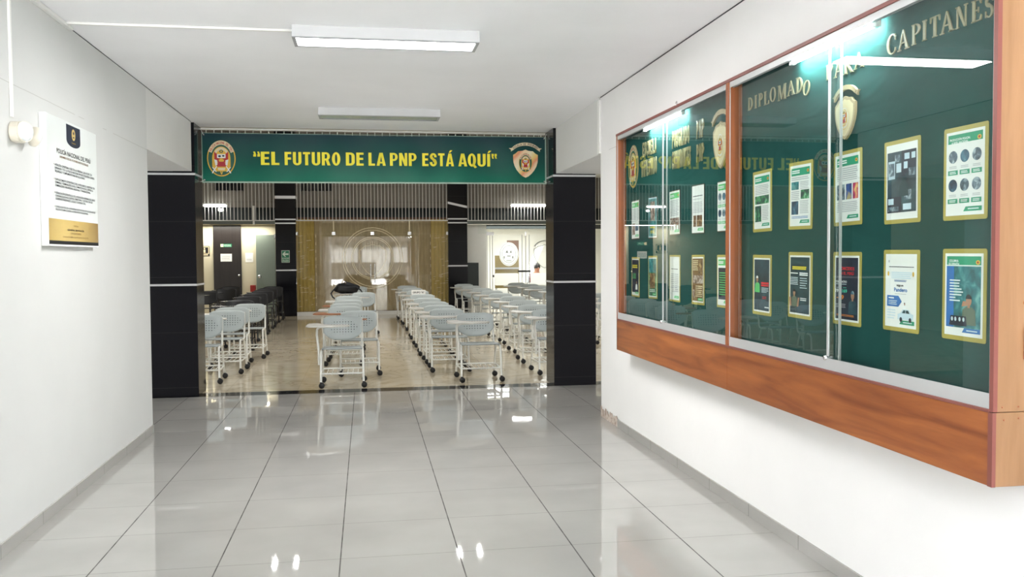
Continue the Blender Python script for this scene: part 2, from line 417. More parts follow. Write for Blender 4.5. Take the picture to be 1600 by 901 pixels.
LAY = .0006
def G(parent, name, m, polys, layer):
    mb = MB()
    for p in (polys if isinstance(polys[0][0], tuple) else [polys]): mb.flat(p, layer*LAY)
    return mb.build(name, m, parent, fixn=False)
def text_mesh(s, bold=0., extrude=0., res=3, spacing=1.):
    cu = bpy.data.curves.new('lettering', 'FONT'); cu.body = s; cu.size = 1; cu.offset = bold; cu.resolution_u = res
    cu.extrude = extrude; cu.align_x = 'CENTER'; cu.space_character = spacing
    ob = bpy.data.objects.new('lettering', cu); me = bpy.data.meshes.new_from_object(ob)
    bpy.data.objects.remove(ob); bpy.data.curves.remove(cu); return me
def T(parent, name, s, m, x0, x1, y0, y1, layer, bold=.0, extrude=0., shear=0., spacing=1.):
    """text fitted to the box x0..x1, y0..y1"""
    me = text_mesh(s, bold, 0, 3, spacing); vs = [v.co for v in me.vertices]
    if not vs: return None
    a, b = min(v.x for v in vs), max(v.x for v in vs); c, d = min(v.y for v in vs), max(v.y for v in vs)
    z = layer*LAY
    for v in me.vertices:
        fx = (v.co.x-a)/max(b-a, 1e-6); fy = (v.co.y-c)/max(d-c, 1e-6)
        v.co = (x0+fx*(x1-x0)+shear*fy*(y1-y0), y0+fy*(y1-y0), z)
    me.name = name; me.materials.clear(); me.materials.append(m)
    o = bpy.data.objects.new(name, me); COL.objects.link(o); o.parent = parent; return o
def arc_text(parent, name, s, m, cx, cy, rx, ry, a0, a1, h, layer, wf=.8):
    """letters set along an arc from angle a0 to a1 (clockwise)"""
    verts = []; faces = []
    n_ = len(s)
    for i, ch in enumerate(s):
        if ch == ' ': continue
        a = a0+(a1-a0)*(i+.5)/n_
        me = text_mesh(ch, .02, 0, 2); vs = [v.co.copy() for v in me.vertices]
        if vs:
            xm = (min(v.x for v in vs)+max(v.x for v in vs))/2
            px, py = cx+rx*math.cos(a), cy+ry*math.sin(a); t = a-PI/2
            o = len(verts)
            for v in vs:
                lx, ly = (v.x-xm)*h*wf/.7, (v.y-.35)*h/.7
                verts.append((px+lx*math.cos(t)-ly*math.sin(t), py+lx*math.sin(t)+ly*math.cos(t), layer*LAY))
            faces += [tuple(o+k for k in p.vertices) for p in me.polygons]
        bpy.data.meshes.remove(me)
    mb = MB(); mb.add(verts, faces); return mb.build(name, m, parent, fixn=False)

# ------------------------------------------------------------------ the shell
XL, XR, H = -1.864, 2.1945, 3.0138
YE, YP, YH, YB = 8.11, 10.12, 10.42, 23.7          # wall ends, pillar fronts, hall begins, hall back
SOF, HC = 2.475, 4.95
struct('floor', MB().box(-7, 8, -2.5, YP, -.1, 0), TILE)
struct('floor', MB().box(-7, 8, YP+.26, 28, -.1, 0), MARBLE)
struct('trim_1', MB().box(-7, 8, YP, YP+.26, -.1, .0005), GRANITE)
struct('ground', MB().box(-30, 30, -40, -2.5, -.16, -.02), CONCRETE)
struct('wall_courtyard', MB().box(-20, 20, -16.3, -16, 1.15, 7).box(.7, 1.6, -16.3, -16, -.02, 1.15), FACADE)
struct('trim_9', MB().box(-20, .7, -16.2, -15.98, -.02, 1.15).box(1.6, 20, -16.2, -15.98, -.02, 1.15).box(-.55, -.3, -16.1, -15.9, -.02, 7).box(1.75, 1.9, -16.1, -15.9, -.02, 7).box(-20, 20, -16.0, -15.7, 2.6, 3.0), FACADE_D)
struct('ceiling', MB().box(XL-.2, XR+.2, -0.9, 10.5, H, H+.15), W_C)
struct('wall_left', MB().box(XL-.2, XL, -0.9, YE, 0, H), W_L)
struct('wall_right', MB().box(XR, XR+.2, -0.9, YE+.01, 0, H), W_R)
struct('beam_left', MB().box(XL-.2, XL, YE, YP-.02, SOF, H), W_B)
struct('beam_right', MB().box(XR, XR+.2, YE+.01, YP-.02, SOF+.01, H), W_B)
struct('ceiling_passage', MB().box(-7, XL-.2, YE-.1, YP, SOF, SOF+.1), W_B)
struct('ceiling_passage', MB().box(XR+.2, 8, YE-.1, YP, SOF+.01, SOF+.1), W_B)
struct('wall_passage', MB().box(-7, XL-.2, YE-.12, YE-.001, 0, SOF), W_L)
struct('wall_passage', MB().box(XR+.2, 8, YE-.12, YE-.001, 0, SOF), W_R)
struct('wall_above', MB().box(-7, -2.37, YP, YH, SOF-.005, HC).box(2.68, 8, YP, YH, SOF-.005, HC).box(-2.37, 2.68, 10.5, 10.62, H+.0, HC), HALLWALL)
struct('wall_end_left', MB().box(-7.2, -7, -2.5, 28, 0, HC), HALLWALL)
struct('wall_end_right', MB().box(8, 8.2, -2.5, 28, 0, HC), HALLWALL)
struct('ceiling_hall', MB().box(-7.2, 8.2, 10.12, 24.5, HC, HC+.1), HALLCEIL)
# skirting and small trims
mb = MB(); random.seed(3)
mb.box(XL, XL+.009, -0.9, YE, 0, .072); struct('baseboard_left', mb, SKIRT, bevel=.001)
struct('baseboard_right', MB().box(XR-.009, XR, -0.9, 7.55, 0, .072), SKIRT, bevel=.001)
struct('trim_2', MB().grid(lambda u, v: (XR-.004-.004*random.random(), 7.55+(YE+.008-7.55)*u, v*(.085+.012*math.sin(u*21)+.01*math.sin(u*47))), 30, 5), RAW)
struct('trim_3', MB().box(XR-.004, XR, -0.9, YE, H-.007, H-.0005), DARK_T)
struct('trim_4', MB().box(XL, XL+.003, -0.9, YP-.02, H-.005, H-.0005), DARK_T)

# near pillars
def pillar(name, x0, x1, y0, y1, top, bands, label, wide=.028):
    r = MB().box(x0, x1, y0, y1, 0, top).build(name, GRANITE, None, bevel=.004); r['kind'] = 'structure'; r['label'] = label
    for b in bands:
        z, t = b[:2]; s = b[2] if len(b) > 2 else 0.
        w = .004
        mb = MB().box(x0-w, x1+w, y0-w, y1+w, z-t/2, z+t/2)
        if s:
            mb.v = [(p[0], p[1], p[2]-s*((p[0]-x0)/(x1-x0)-.5)) for p in mb.v]
        o = mb.build('metal_band', CHROME_BAND, r)
        if s: o['label'] = 'loose metal band hanging aslant'
    return r
pillar('pillar', -2.37, -1.845, YP+.05, YP+.49, SOF, [(2.45, .022), (1.235, .022)], 'black granite pillar at the left side of the hall entrance')
struct('trim_5', MB().box(-2.37, -1.845, YP+.05, YP+.49, SOF, H+.0), GRANITE)
pillar('pillar', 2.165, 2.672, YP, YP+.45, SOF, [(2.462, .022), (1.222, .022)], 'black granite pillar at the right side of the hall entrance')
struct('trim_6', MB().box(2.165, 2.672, YP, YP+.45, SOF, H), GRANITE)

# ------------------------------------------------------------------ conduit, luminaires, emergency light
o = MB().box(XL+.0, XL+.03, -0.88, 6.1, H-.024, H-.002).build('cable_channel', WHITE_PLASTIC, None, bevel=.003)
tag(o, 'white plastic cable channel along the left top corner of the corridor', 'cable channel')
o = MB().box(XL+.03, -.45, 5.965, 5.99, H-.016, H-.0005).build('cable_channel', WHITE_PLASTIC, None, bevel=.003)
tag(o, 'white cable channel crossing the ceiling to the lit lamp', 'cable channel')
o = MB().box(XL, XL+.014, 5.105, 5.13, 2.285, H-.025).build('cable_channel', WHITE_PLASTIC, None, bevel=.003)
tag(o, 'white cable channel running up the left wall from the emergency light', 'cable channel')
cc = thing('cable_channel', 'short white cable channel on the beam beside the display cabinet', 'cable channel', (XR, 8.13, SOF+.01))
MB().box(-.022, 0, -.035, .035, 0, .50).build('duct', WHITE_PLASTIC, cc, bevel=.004)
MB().tube([(-.012, -.0, .5), (-.014, -.0, .522), (-.02, -.02, .534), (-.02, -.05, .536)], .006).build('cable_loop', WHITE_PLASTIC, cc)

def luminaire(y, lit, label):
    t = thing('ceiling_luminaire', label, 'ceiling light', (.153, y, H), 0)
    w, d, h = .605, .135, .072
    mb = MB(); b = .022
    mb.box(-w, w, -d, -d+.006, -h, 0).box(-w, w, d-.006, d, -h, 0).box(-w, -w+.006, -d+.006, d-.006, -h, 0).box(w-.006, w, -d+.006, d-.006, -h, 0)
    mb.box(-w+.006, w-.006, -d+.006, d-.006, -.012, -.001)
    mb.build('housing', FIXT, t)
    mb = MB(); mb.ringprism(rect(-w, w, -d, d), rect(-w+b, w-b, -d+b, d-b), -h-.006, -h); mb.build('rim', RIM, t)
    MB().box(-w+.012, w-.012, -d+.012, d-.012, -h+.002, -h+.006).build('diffuser', DIFF_ON if lit else DIFF_OFF, t)
    MB().box(w, w+.006, -d+.03, -d+.055, -h+.02, -h+.04).build('clip', FIXT, t)
    return t
luminaire(5.985, True, 'lit rectangular white ceiling luminaire nearest the entrance end')
luminaire(9.13, False, 'unlit rectangular white ceiling luminaire before the green banner')

el = thing('emergency_light', 'cream twin-head emergency light on the left wall under the cable channel', 'emergency light', (XL, 5.15, 2.21))
mb = MB().prism(rrect(-.075, .075, -.055, .055, .05, 6), 0, .045)
mb.v = [(z, x, y) for x, y, z in mb.v]; mb.build('body', CREAM_PLASTIC, el, bevel=.006)
for k, (yy, zz, dirv) in enumerate(((-.02, .0, (.85, -.45, .0)), (.12, -.005, (.62, .75, -.1)))):
    d = Vector(dirv).normalized(); c = Vector((.055, yy, zz))
    hd = MB().tube([c-d*.02, c+d*.004, c+d*.018], [.03, .055, .055], 20).build('lamp_head', CREAM_PLASTIC, el)
    hd2 = MB().tube([c+d*.019, c+d*.026, c+d*.031], [.05, .046, .03], 20).build('lens', LENS, hd)
MB().cyl((.01, .06, -.005), (.05, .1, -.005), .014, 10).build('arm', CREAM_PLASTIC, el)

# ------------------------------------------------------------------ plaque on the left wall
PW, PH_, PD = .965, .775, .04
pl = thing('wall_plaque', 'white and gold institutional plaque with black emblem tab on the left wall', 'plaque', M=frame((XL, 6.01, 1.993), (0, 1, 0), (0, 0, 1)))
MB().box(-PW/2, PW/2, -PH_/2, PH_/2, 0, PD).build('board', PLAQSIDE, pl, bevel=.002)
w2, h2 = PW/2, PH_/2
L0 = PD/LAY+1.5
G(pl, 'face_sheet', PLAQ, rect(-w2+.003, w2-.003, -.377, h2-.002), L0)
G(pl, 'gold_band', PLGOLD, rect(-w2+.003, w2-.003, -.355, -.225), L0+1)
G(pl, 'black_strip', BLACK, rect(-w2+.003, w2-.003, -.377, -.355), L0+1)
tb = [(-.135, .372), (-.135, .275)]+arc(0, .275, .135, .038, PI, 2*PI, 12)[1:]+[(.135, .372)]
G(pl, 'emblem_tab', NAVY, tb, L0+1)
G(pl, 'emblem', PLGOLD, [ell(.0, .318, .036, .036, 18)], L0+2)
G(pl, 'emblem_detail', EM_NAVY, [ell(.0, .328, .013, .010, 10), rect(-.014, .014, .297, .306)], L0+3)
T(pl, 'caption', 'POLICÍA DEL PERÚ', GOLD, -.04, .04, .262, .269, L0+2)
T(pl, 'title', 'POLICÍA NACIONAL DEL PERÚ', BLACK, -.318, .337, .172, .207, L0+2, .012)
T(pl, 'subtitle', 'LINEAMIENTOS DE ACCIONES INSTITUCIONALES', BROWNP, -.268, .289, .148, .161, L0+2, .014)
paras = ['ATENCIÓN OPORTUNA Y EFECTIVA AL PERSONAL QUE ACUDE CON\nESPERANZA Y FE A LA POLICÍA NACIONAL EN BUSCA DE AYUDA, AUXILIO,\nSEGURIDAD Y CUMPLIMIENTO PARA SER ESCUCHADO.',
         'FORTALECIMIENTO ESTRATÉGICO DE LA INTELIGENCIA, INVESTIGACIÓN\nCRIMINAL Y CRIMINALÍSTICA EN EL COMBATE FRONTAL CONTRA LA\nCRIMINALIDAD ORGANIZADA, NACIONAL Y TRANSNACIONAL.',
         'POTENCIACIÓN ESTRATÉGICA DE LA PREVENCIÓN INTEGRAL DEL DELITO\nCON ENFOQUE EN EL CONTROL TERRITORIAL Y GESTIÓN CON LOS\nGOBIERNOS REGIONALES, LOCALES Y SOCIEDAD CIVIL.',
         'CONSOLIDACIÓN DE LA INTEGRIDAD INSTITUCIONAL EN LA LUCHA DE LOS\nPOLICÍAS DE BIEN CONTRA LA CORRUPCIÓN E INDISCIPLINA.']
for s_, (ya, yb) in zip(paras, ((.054, .108), (-.033, .021), (-.113, -.06), (-.174, -.143))):
    me_ = T(pl, 'paragraph', s_, DARK_T, -.358, .42, ya, yb, L0+2, .016)
    vs_ = me_.data.vertices
    # ranged left: each line starts at the same margin
    rows = {}
    for v in vs_: rows.setdefault(min(range(s_.count('\n')+1), key=lambda k: abs(v.co.y-(yb-(k+.5)*(yb-ya)/(s_.count('\n')+1)))), []).append(v)
    for r_ in rows.values():
        d_ = min(v.co.x for v in r_)+.358
        for v in r_: v.co.x -= d_
    G(pl, 'bullet', BROWNP, [ell(-.372, yb-.008, .004, .004, 8)], L0+2)
T(pl, 'signature_line', 'VISIÓN', BROWNP, -.04, .05, -.264, -.252, L0+3)
T(pl, 'signature_line', 'GENERAL DE POLICÍA', BLACK, -.16, .167, -.291, -.277, L0+3, .02)
T(pl, 'signature_line', 'COMANDANTE GENERAL', BROWNP, -.1, .106, -.313, -.301, L0+3)
T(pl, 'signature_line', 'COMANDANCIA GENERAL DE LA POLICÍA NACIONAL DEL PERÚ', BROWNP, -.247, .255, -.335, -.323, L0+3)

# ------------------------------------------------------------------ emblems (local 2-D coordinates, w x h around cx, cy)
def crest(parent, cx, cy, w, h, lay, ring_text=True, fill=EM_GREEN):
    rx, ry = w/2, h/2
    e = MB().flat(ell(cx, cy, rx, ry, 40), lay*LAY).build('crest_field', fill, parent, fixn=False)
    P = lambda u, v: (cx+u*rx, cy+v*ry)
    def g(name, m, polys, l): return G(e, name, m, [[P(u, v) for u, v in pp] for pp in polys], lay+l)
    MB().ringstrip(ell(cx, cy, rx, ry, 40), ell(cx, cy, rx*.93, ry*.94, 40), (lay+1)*LAY).build('gold_ring', GOLD, e, fixn=False)
    a = arc(0, .04, .98, .95, math.radians(22), math.radians(158), 24); b = arc(0, .04, .72, .72, math.radians(22), math.radians(158), 24)
    MB().ringstrip([P(*q) for q in a], [P(*q) for q in b], (lay+2)*LAY, False).build('name_ribbon', CREAM, e, fixn=False)
    if ring_text: arc_text(e, 'ribbon_lettering', 'POLICÍA NACIONAL DEL PERÚ', EM_RED, cx, cy+.04*ry, rx*.85, ry*.835, math.radians(155), math.radians(25), ry*.13, lay+3, .62)
    g('gold_arch', GOLD, [arc(0, .02, .64, .64, 0, PI, 16)+[(-.64, -.5), (-.45, -.72), (.45, -.72), (.64, -.5)]], 2)
    a = arc(0, .02, .60, .60, math.radians(35), math.radians(145), 14); b = arc(0, .02, .44, .44, math.radians(35), math.radians(145), 14)
    MB().ringstrip([P(*q) for q in a], [P(*q) for q in b], (lay+3)*LAY, False).build('motto_ribbon', CREAM, e, fixn=False)
    g('red_flags', EM_RED, [[(-.5, .42), (-.3, .25), (-.18, -.1), (-.48, -.08)], [(.5, .42), (.3, .25), (.18, -.1), (.48, -.08)], [(-.36, -.28), (0, -.2), (.36, -.28), (.3, -.46), (-.3, -.46)], [(-.3, .0), (.3, .0), (.26, -.24), (-.26, -.24)]], 3)
    g('white_flags', EM_WHITE, [[(-.5, -.05), (-.3, -.1), (-.28, -.36), (-.42, -.4)], [(.5, -.05), (.3, -.1), (.28, -.36), (.42, -.4)], [(-.3, .24), (.3, .24), (.3, .02), (-.3, .02)]], 4)
    g('laurel_wreath', EM_GREEN, [ell(0, .39, .14, .09, 14)], 5)
    g('wreath_centre', GOLD, [ell(0, .39, .07, .045, 10)], 6)
    g('cornucopia', GOLD, [[(-.2, -.08), (0, -.0), (.2, -.08), (.15, -.18), (-.15, -.18)]], 6)
    g('shield_figures', EM_NAVY, [ell(-.12, .12, .1, .06, 10), ell(.14, .14, .09, .05, 10)], 5)
    for s in (-1, 1):
        g('crossed_sword', EM_WHITE, [[(s*.30, -.44), (s*.36, -.42), (s*.68, -.80), (s*.62, -.84)], [(s*.34, -.74), (s*.40, -.76), (s*.66, -.5), (s*.60, -.48)]], 5)
    g('scroll', CREAM, [[(-.28, -.52), (.28, -.52), (.22, -.66), (-.22, -.66)]], 5)
    g('gold_tassel', GOLD, [[(-.1, -.72), (-.04, -.72), (.03, -.88), (-.03, -.9)], [(.1, -.72), (.04, -.72), (-.03, -.88), (.03, -.9)]], 5)
    return e
def shield_poly(cx, cy, w, h, n_=12):
    pts = []
    half = [(0, .5), (.12, .455), (.3, .44), (.4, .36), (.5, .31), (.5, .18), (.49, .05), (.44, -.1), (.36, -.23), (.25, -.35), (.12, -.45), (0, -.5)]
    pts = half+[(-x, y) for x, y in reversed(half[1:-1])]
    return [(cx+x*w, cy+y*h) for x, y in reversed(pts)]
def shield(parent, cx, cy, w, h, lay, m_field, m_ribbon, thick=0., txt=True):
    """shield under a curved ribbon; w, h of the whole"""
    sh = h*.80; sy = cy-h/2+sh/2
    mb = MB()
    if thick: mb.prism(shield_poly(cx, sy, w*.90, sh), lay*LAY, lay*LAY+thick)
    else: mb.flat(shield_poly(cx, sy, w*.90, sh), lay*LAY)
    f = mb.build('shield_field', m_field, parent, fixn=bool(thick)); l2 = lay+thick/LAY+1
    mb = MB(); rr = w*.62; cy2 = cy+h/2-rr*.74
    a0, a1 = math.radians(34), math.radians(146)
    a = arc(cx, cy2, rr*.98, rr*.74, a0, a1, 16); b = arc(cx, cy2, rr*.84, rr*.56, a0, a1, 16)
    if thick: mb.ringprism(a+list(reversed(b)), a+list(reversed(b)), lay*LAY, lay*LAY) if False else [mb.prism([a[i], a[i+1], b[i+1], b[i]], lay*LAY, lay*LAY+thick) for i in range(16)]
    else: mb.ringstrip(a, b, l2*LAY, False)
    for s, e0, e1 in ((1, a[0], b[0]), (-1, a[-1], b[-1])):
        q = [e0, e1, (e1[0]+s*w*.10, e1[1]-h*.05), (e0[0]+s*w*.02, e0[1]-h*.045), (e0[0]+s*w*.10, e0[1]-h*.005)]
        if s < 0: q = q[::-1]
        if thick: mb.prism(q[::-1], lay*LAY, lay*LAY+thick*.8)
        else: mb.flat(q, l2*LAY)
    r = mb.build('ribbon', m_ribbon, parent, fixn=bool(thick))
    if txt: arc_text(r, 'ribbon_lettering', 'ESCUELA DE POSGRADO', EM_NAVY, cx, cy2, rr*.91, rr*.65, math.radians(142), math.radians(38), h*.055, l2+1, .8)
    return f, sy, sh, l2

def heavy(ch):
    """(width, filled polygons, rings) of a heavy condensed capital, unit height"""
    S, B = .20, .165
    R = rect
    w = .56
    if ch == 'E': return .46, [R(0, S, 0, 1), R(S, .46, 0, B), R(S, .46, 1-B, 1), R(S, .43, .5-B/2+.02, .5+B/2+.02)], []
    if ch == 'F': return .44, [R(0, S, 0, 1), R(S, .44, 1-B, 1), R(S, .42, .5-B/2, .5+B/2)], []
    if ch == 'L': return .43, [R(0, S, 0, 1), R(S, .43, 0, B)], []
    if ch == 'T': return .48, [R(.14, .14+S, 0, 1-B), R(0, .48, 1-B, 1)], []
    if ch == 'I': return S, [R(0, S, 0, 1)], []
    if ch == 'N': return w, [R(0, .18, 0, 1), R(w-.18, w, 0, 1), [(.02, 1), (.20, 1), (w-.02, 0), (w-.20, 0)]], []
    if ch == 'A': return .60, [[(0, 0), (.19, 0), (.34, 1), (.19, 1)], [(.60, 0), (.41, 0), (.26, 1), (.41, 1)], R(.15, .45, .18, .31)], []
    if ch == 'U': return w, [R(0, S, .24, 1), R(w-S, w, .24, 1)], [(arc(w/2, .26, w/2, .27, PI, 2*PI, 12), arc(w/2, .26, w/2-S, .12, PI, 2*PI, 12))]
    if ch == 'D': return w, [R(0, S, 0, 1), R(S, .28, 0, B), R(S, .28, 1-B, 1), R(w-S, w, .28, .72)], [(arc(.28, .28, w-.28, .28, -PI/2, 0, 8), arc(.28, .28, w-.28-S, .28-B, -PI/2, 0, 8)), (arc(.28, .72, w-.28, .28, 0, PI/2, 8), arc(.28, .72, w-.28-S, .28-B, 0, PI/2, 8))]
    if ch in 'PR':
        p = [R(0, S, 0, 1), R(S, .30, 1-.15, 1), R(S, .30, .38, .52)]; r = [(arc(.28, .69, .26, .31, -PI/2, PI/2, 14), arc(.28, .69, .075, .17, -PI/2, PI/2, 14))]
        if ch == 'R': p.append([(.24, .42), (.42, .46), (.57, 0), (.37, 0)])
        return (.57 if ch == 'R' else .54), p, r
    if ch in 'OQ':
        p = [[(.26, .16), (.40, .26), (.62, -.06), (.48, -.14)]] if ch == 'Q' else []
        return w, p, [(arc(w/2, .5, w/2, .515, 0, 2*PI, 32), arc(w/2, .5, w/2-S, .36, 0, 2*PI, 32))]
    if ch == 'S':
        w = .53
        return w, [[(.03, .74), (.22, .74), (.50, .27), (.31, .27)]], [(arc(w/2, .73, w/2-.01, .285, math.radians(-8), math.radians(188), 16), arc(w/2, .70, w/2-S, .16, math.radians(-8), math.radians(188), 16)),
               (arc(w/2, .27, w/2, .285, math.radians(-188), math.radians(8), 16), arc(w/2, .30, w/2-S+.01, .16, math.radians(-188), math.radians(8), 16)),
               ([(.02, .70), (.06, .58), (.16, .50), (.30, .42)], [(.20, .72), (.24, .66), (.30, .61), (.48, .50)]), ([(.16, .50), (.30, .38), (.33, .30)], [(.36, .58), (.50, .42), (.53, .28)])]
    if ch in '“”':
        q = [[(0, .62), (.15, .62), (.15, .80), (.10, 1), (.0, 1), (.04, .80), (0, .80)]] if ch == '“' else [[(.15, 1), (0, 1), (0, .82), (.05, .62), (.15, .62), (.11, .82), (.15, .82)]]
        return .36, q+[[(x+.21, y) for x, y in q[0]]], []
ACC = {'Í': 'I', 'Á': 'A'}
def heavy_word(parent, name, word_, m, x0, x1, y0, h, layer, gap=.10):
    gl = []; x = 0; polys = []; rings = []
    for ch in word_:
        w_, p, r = heavy(ACC.get(ch, ch)); polys += [[(a+x, b) for a, b in q] for q in p]; rings += [([(a+x, b) for a, b in A], [(a+x, b) for a, b in B_]) for A, B_ in r]
        if ch in ACC: c = x+w_/2; polys.append([(c-.08, 1.06), (c+.03, 1.06), (c+.19, 1.24), (c+.02, 1.24)])
        x += w_+gap*(.4 if ch in 'A“' else 1)
    k = (x1-x0)/(x-gap); mb = MB()
    for q in polys: mb.flat([(x0+a*k, y0+b*h) for a, b in q], layer*LAY)
    for A, B_ in rings:
        f = lambda L: [(x0+a*k, y0+b*h) for a, b in L]
        mb.ringstrip(f(A), f(B_), layer*LAY, False)
    return mb.build(name, m, parent, fixn=False)

# ------------------------------------------------------------------ banner between the pillars
BW, BH = 3.976, .551
bn = thing('banner', 'long green banner with yellow slogan hung between the black pillars', 'banner', M=frame((.167, 10.5, 2.674), (1, 0, .005), (0, 0, 1)))
def ban(u, v):
    x = (u-.5)*BW; y = (v-.5)*BH
    z = .008*math.sin(u*37)*math.sin(v*3)+.006*math.sin(u*11+v*5)*(1-v)
    y += .006*math.sin(u*9)*(1 if v > .5 else -.6)*abs(v-.5)*2
    return (x, y, z-.012)
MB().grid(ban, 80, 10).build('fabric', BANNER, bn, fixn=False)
mb = MB(); mb.ringstrip(rect(-BW/2-.004, BW/2+.004, -BH/2-.012, BH/2+.004), rect(-BW/2+.004, BW/2-.012, -BH/2+.006, BH/2-.002), .006); mb.build('hem', plain('banner_hem', 150, 176, 160, .5), bn, fixn=False)
BL = 9/1.
BZ = .009/LAY
# placed from the slogan's own spacing: starts at -1.43, ends at 1.38 about the banner's middle
slog = [('“EL', 396, 435), ('FUTURO', 443, 528), ('DE', 536.5, 564), ('LA', 571.5, 597), ('PNP', 605, 647), ('ESTÁ', 656, 706.5), ('AQUÍ”', 713.5, 776)]
for s, p0, p1 in slog:
    x0 = -1.426+(p0-396)/(776-396)*2.815; x1 = -1.426+(p1-396)/(776-396)*2.815
    heavy_word(bn, 'slogan_word', s, BAN_Y, x0, x1, -.080, .151, BZ)
crest(bn, -1.778, -.010, .312, .407, BZ)
f, sy, sh, l2 = shield(bn, 1.737, .0, .335, .42, BZ, SHIELD, CREAM)
crest(bn, 1.737, sy+.012, .165, .235, l2, True)
for x, y in ((-BW/2+.02, BH/2-.02), (BW/2-.02, BH/2-.02), (-BW/2+.02, -BH/2+.02), (BW/2-.02, -BH/2+.02)):
    MB().lathe([(.006, .012), (.010, .012), (.010, .010), (.006, .010)], (x, y, 0), 'z', 12).build('eyelet', STEEL, bn)
    s = 1 if x > 0 else -1
    MB().tube([(x, y, .013), (x+s*.03, y+(.06 if y > 0 else -.015), 0), (x+s*.05, y+(.07 if y > 0 else -.02), -.01)], .003, 5).build('tie_cord', WHITE_PLASTIC, bn)

# near grille above the banner
ng = thing('security_grille', 'white barred grille hanging from the ceiling end behind the green banner', 'grille', (0, 10.6, 2.46))
MB().box(-1.845, 2.165, -.03, .02, .535, .56).build('rail', WHITE_METAL, ng, bevel=.003)
MB().box(-1.845, 2.165, -.012, .012, 0, .02).build('rail', WHITE_METAL, ng, bevel=.003)
bar0 = MB().cyl((-1.79, 0, .02), (-1.79, 0, .535), .0065, 6).build('bar', WHITE_METAL, ng)
for i in range(1, 46):
    b = bar0.copy(); b.parent = ng; b.location = (i*.0868, 0, 0); COL.objects.link(b)

# ------------------------------------------------------------------ display cabinet
CF, CY0, CY1 = 2.05, 2.625, 7.095
CB, CG, CT = .745, 1.004, 2.507
cab = thing('display_cabinet', 'long cedar display cabinet with sliding glass doors and green felt on the right wall', 'display cabinet', (0, 0, 0))
t_ = .018; YM0, YM1 = 4.795, 4.835
MB().box(CF+.016, XR, CY0-.004, CY0+.014, CG-.008, CT).build('side_panel', WOOD_S, cab, bevel=.001)
MB().box(CF-.003, XR, CY0-.006, CY0+.014, CB, CG-.010).build('lower_side_panel', WOOD_S, cab, bevel=.001)
MB().box(CF-.003, CF+.002, CY0-.0075, CY0-.006, CB, CG-.010).box(CF-.004, CF+.010, CY0-.008, CY0+.014, CB, CG-.010).build('edge_strip', EDGE, cab)
MB().box(CF, CF+.016, CY0-.005, CY0+.014, CG-.008, CT).build('edge_strip', EDGE, cab)
MB().box(CF, XR, CY1-.018, CY1, CB, CT).build('side_panel', WOOD_V, cab, bevel=.001)
MB().box(CF-.004, XR, CY0-.004, CY1, CT, CT+.018).build('top_panel', EDGE, cab, bevel=.002)
MB().box(CF+.004, XR, CY0+.014, CY1-.018, CB, CB+.018).build('bottom_panel', WOOD_S, cab)
MB().box(CF, CF+.018, CY0+.012, YM0+.018, CB, CG-.012).build('fascia_board', WOOD_F, cab, bevel=.001)
MB().box(CF, CF+.018, YM0+.0195, CY1, CB, CG-.012).build('fascia_board', WOOD_F, cab, bevel=.001)
MB().box(CF-.003, CF+.10, CY0+.012, CY1-.018, CG-.012, CG).build('shelf_edge', EDGE, cab, bevel=.002)
MB().box(CF-.002, CF+.0805, YM0, YM1, CG, CT).build('divider', WOOD_V, cab, bevel=.001)
MB().box(2.130, 2.140, CY0+.014, CY1-.018, CG, CT).build('felt_backing', FELT, cab)
def bay(y0, y1, ym, ov, n_):
    # aluminium channels
    MB().box(CF+.004, CF+.046, y0, y1, CG, CG+.012).box(CF+.004, CF+.0065, y0, y1, CG+.012, CG+.052).box(CF+.0235, CF+.0255, y0, y1, CG+.012, CG+.034).box(CF+.044, CF+.046, y0, y1, CG+.012, CG+.034).build('bottom_channel', ALU, cab)
    MB().box(CF+.004, CF+.046, y0, y1, CT-.008, CT).box(CF+.004, CF+.0065, y0, y1, CT-.032, CT-.008).box(CF+.0235, CF+.0255, y0, y1, CT-.032, CT-.008).build('top_channel', ALU, cab)
    MB().box(CF+.004, CF+.009, y0, y0+.006, CG+.05, CT-.032).build('jamb_channel', ALU, cab)
    MB().box(CF+.004, CF+.008, y1-.006, y1, CG+.05, CT-.032).build('jamb_channel', ALU, cab)
    for k, (a, b, xx) in enumerate(((y0+.004, ym+ov, CF+.016), (ym-ov, y1-.004, CF+.034))):
        g = MB().add([(xx, a, CG+.014), (xx, b, CG+.014), (xx, b, CT-.01), (xx, a, CT-.01)], [(0, 1, 2, 3)]).build('glass_pane', GLASS, cab, fixn=False)
        e = b if k == 0 else a
        MB().box(xx-.004, xx+.004, e-.006, e+.006, CG+.03, CT-.03).build('edge_profile', ALU, g)
        if k == 0:
            MB().lathe([(0, .018), (.010, .017), (.012, .006), (.008, 0), (.008, -.012)], (xx-.004, e-.004, CG+.052), 'x', 14).build('lock', STEEL, g)
            g.children[-1].scale = (-1, 1, 1); g.children[-1].location.x = 2*(xx-.004)
bay(CY0+.014, YM0, 3.68, .034, 0)
bay(YM1, CY1-.018, 5.96, .014, 1)
mb = MB().tube([(CF+.02, 5.71+.014*math.cos(a), CT+.034+.016*math.sin(a)) for a in [i*PI/6-.4 for i in range(10)]], .0028, 6)
mb.build('ring_hook', STEEL, cab)
MB().lathe([(0, .006), (.006, .005), (.008, 0)], (XR-.03, CY0-.005, 1.36), 'y', 10).build('screw_cap', WOOD_V, cab)
for (xx, zz) in ((CF+.035, CG+.008), (CF+.095, CG+.008), (CF+.040, CG-.035), (CF+.095, CG-.03)):
    MB().lathe([(0, .0012), (.003, .001), (.0034, 0)], (xx, CY0-.0042 if zz > CG-.01 else CY0-.0062, zz), 'y', 8).build('screw', WOOD_V, cab)
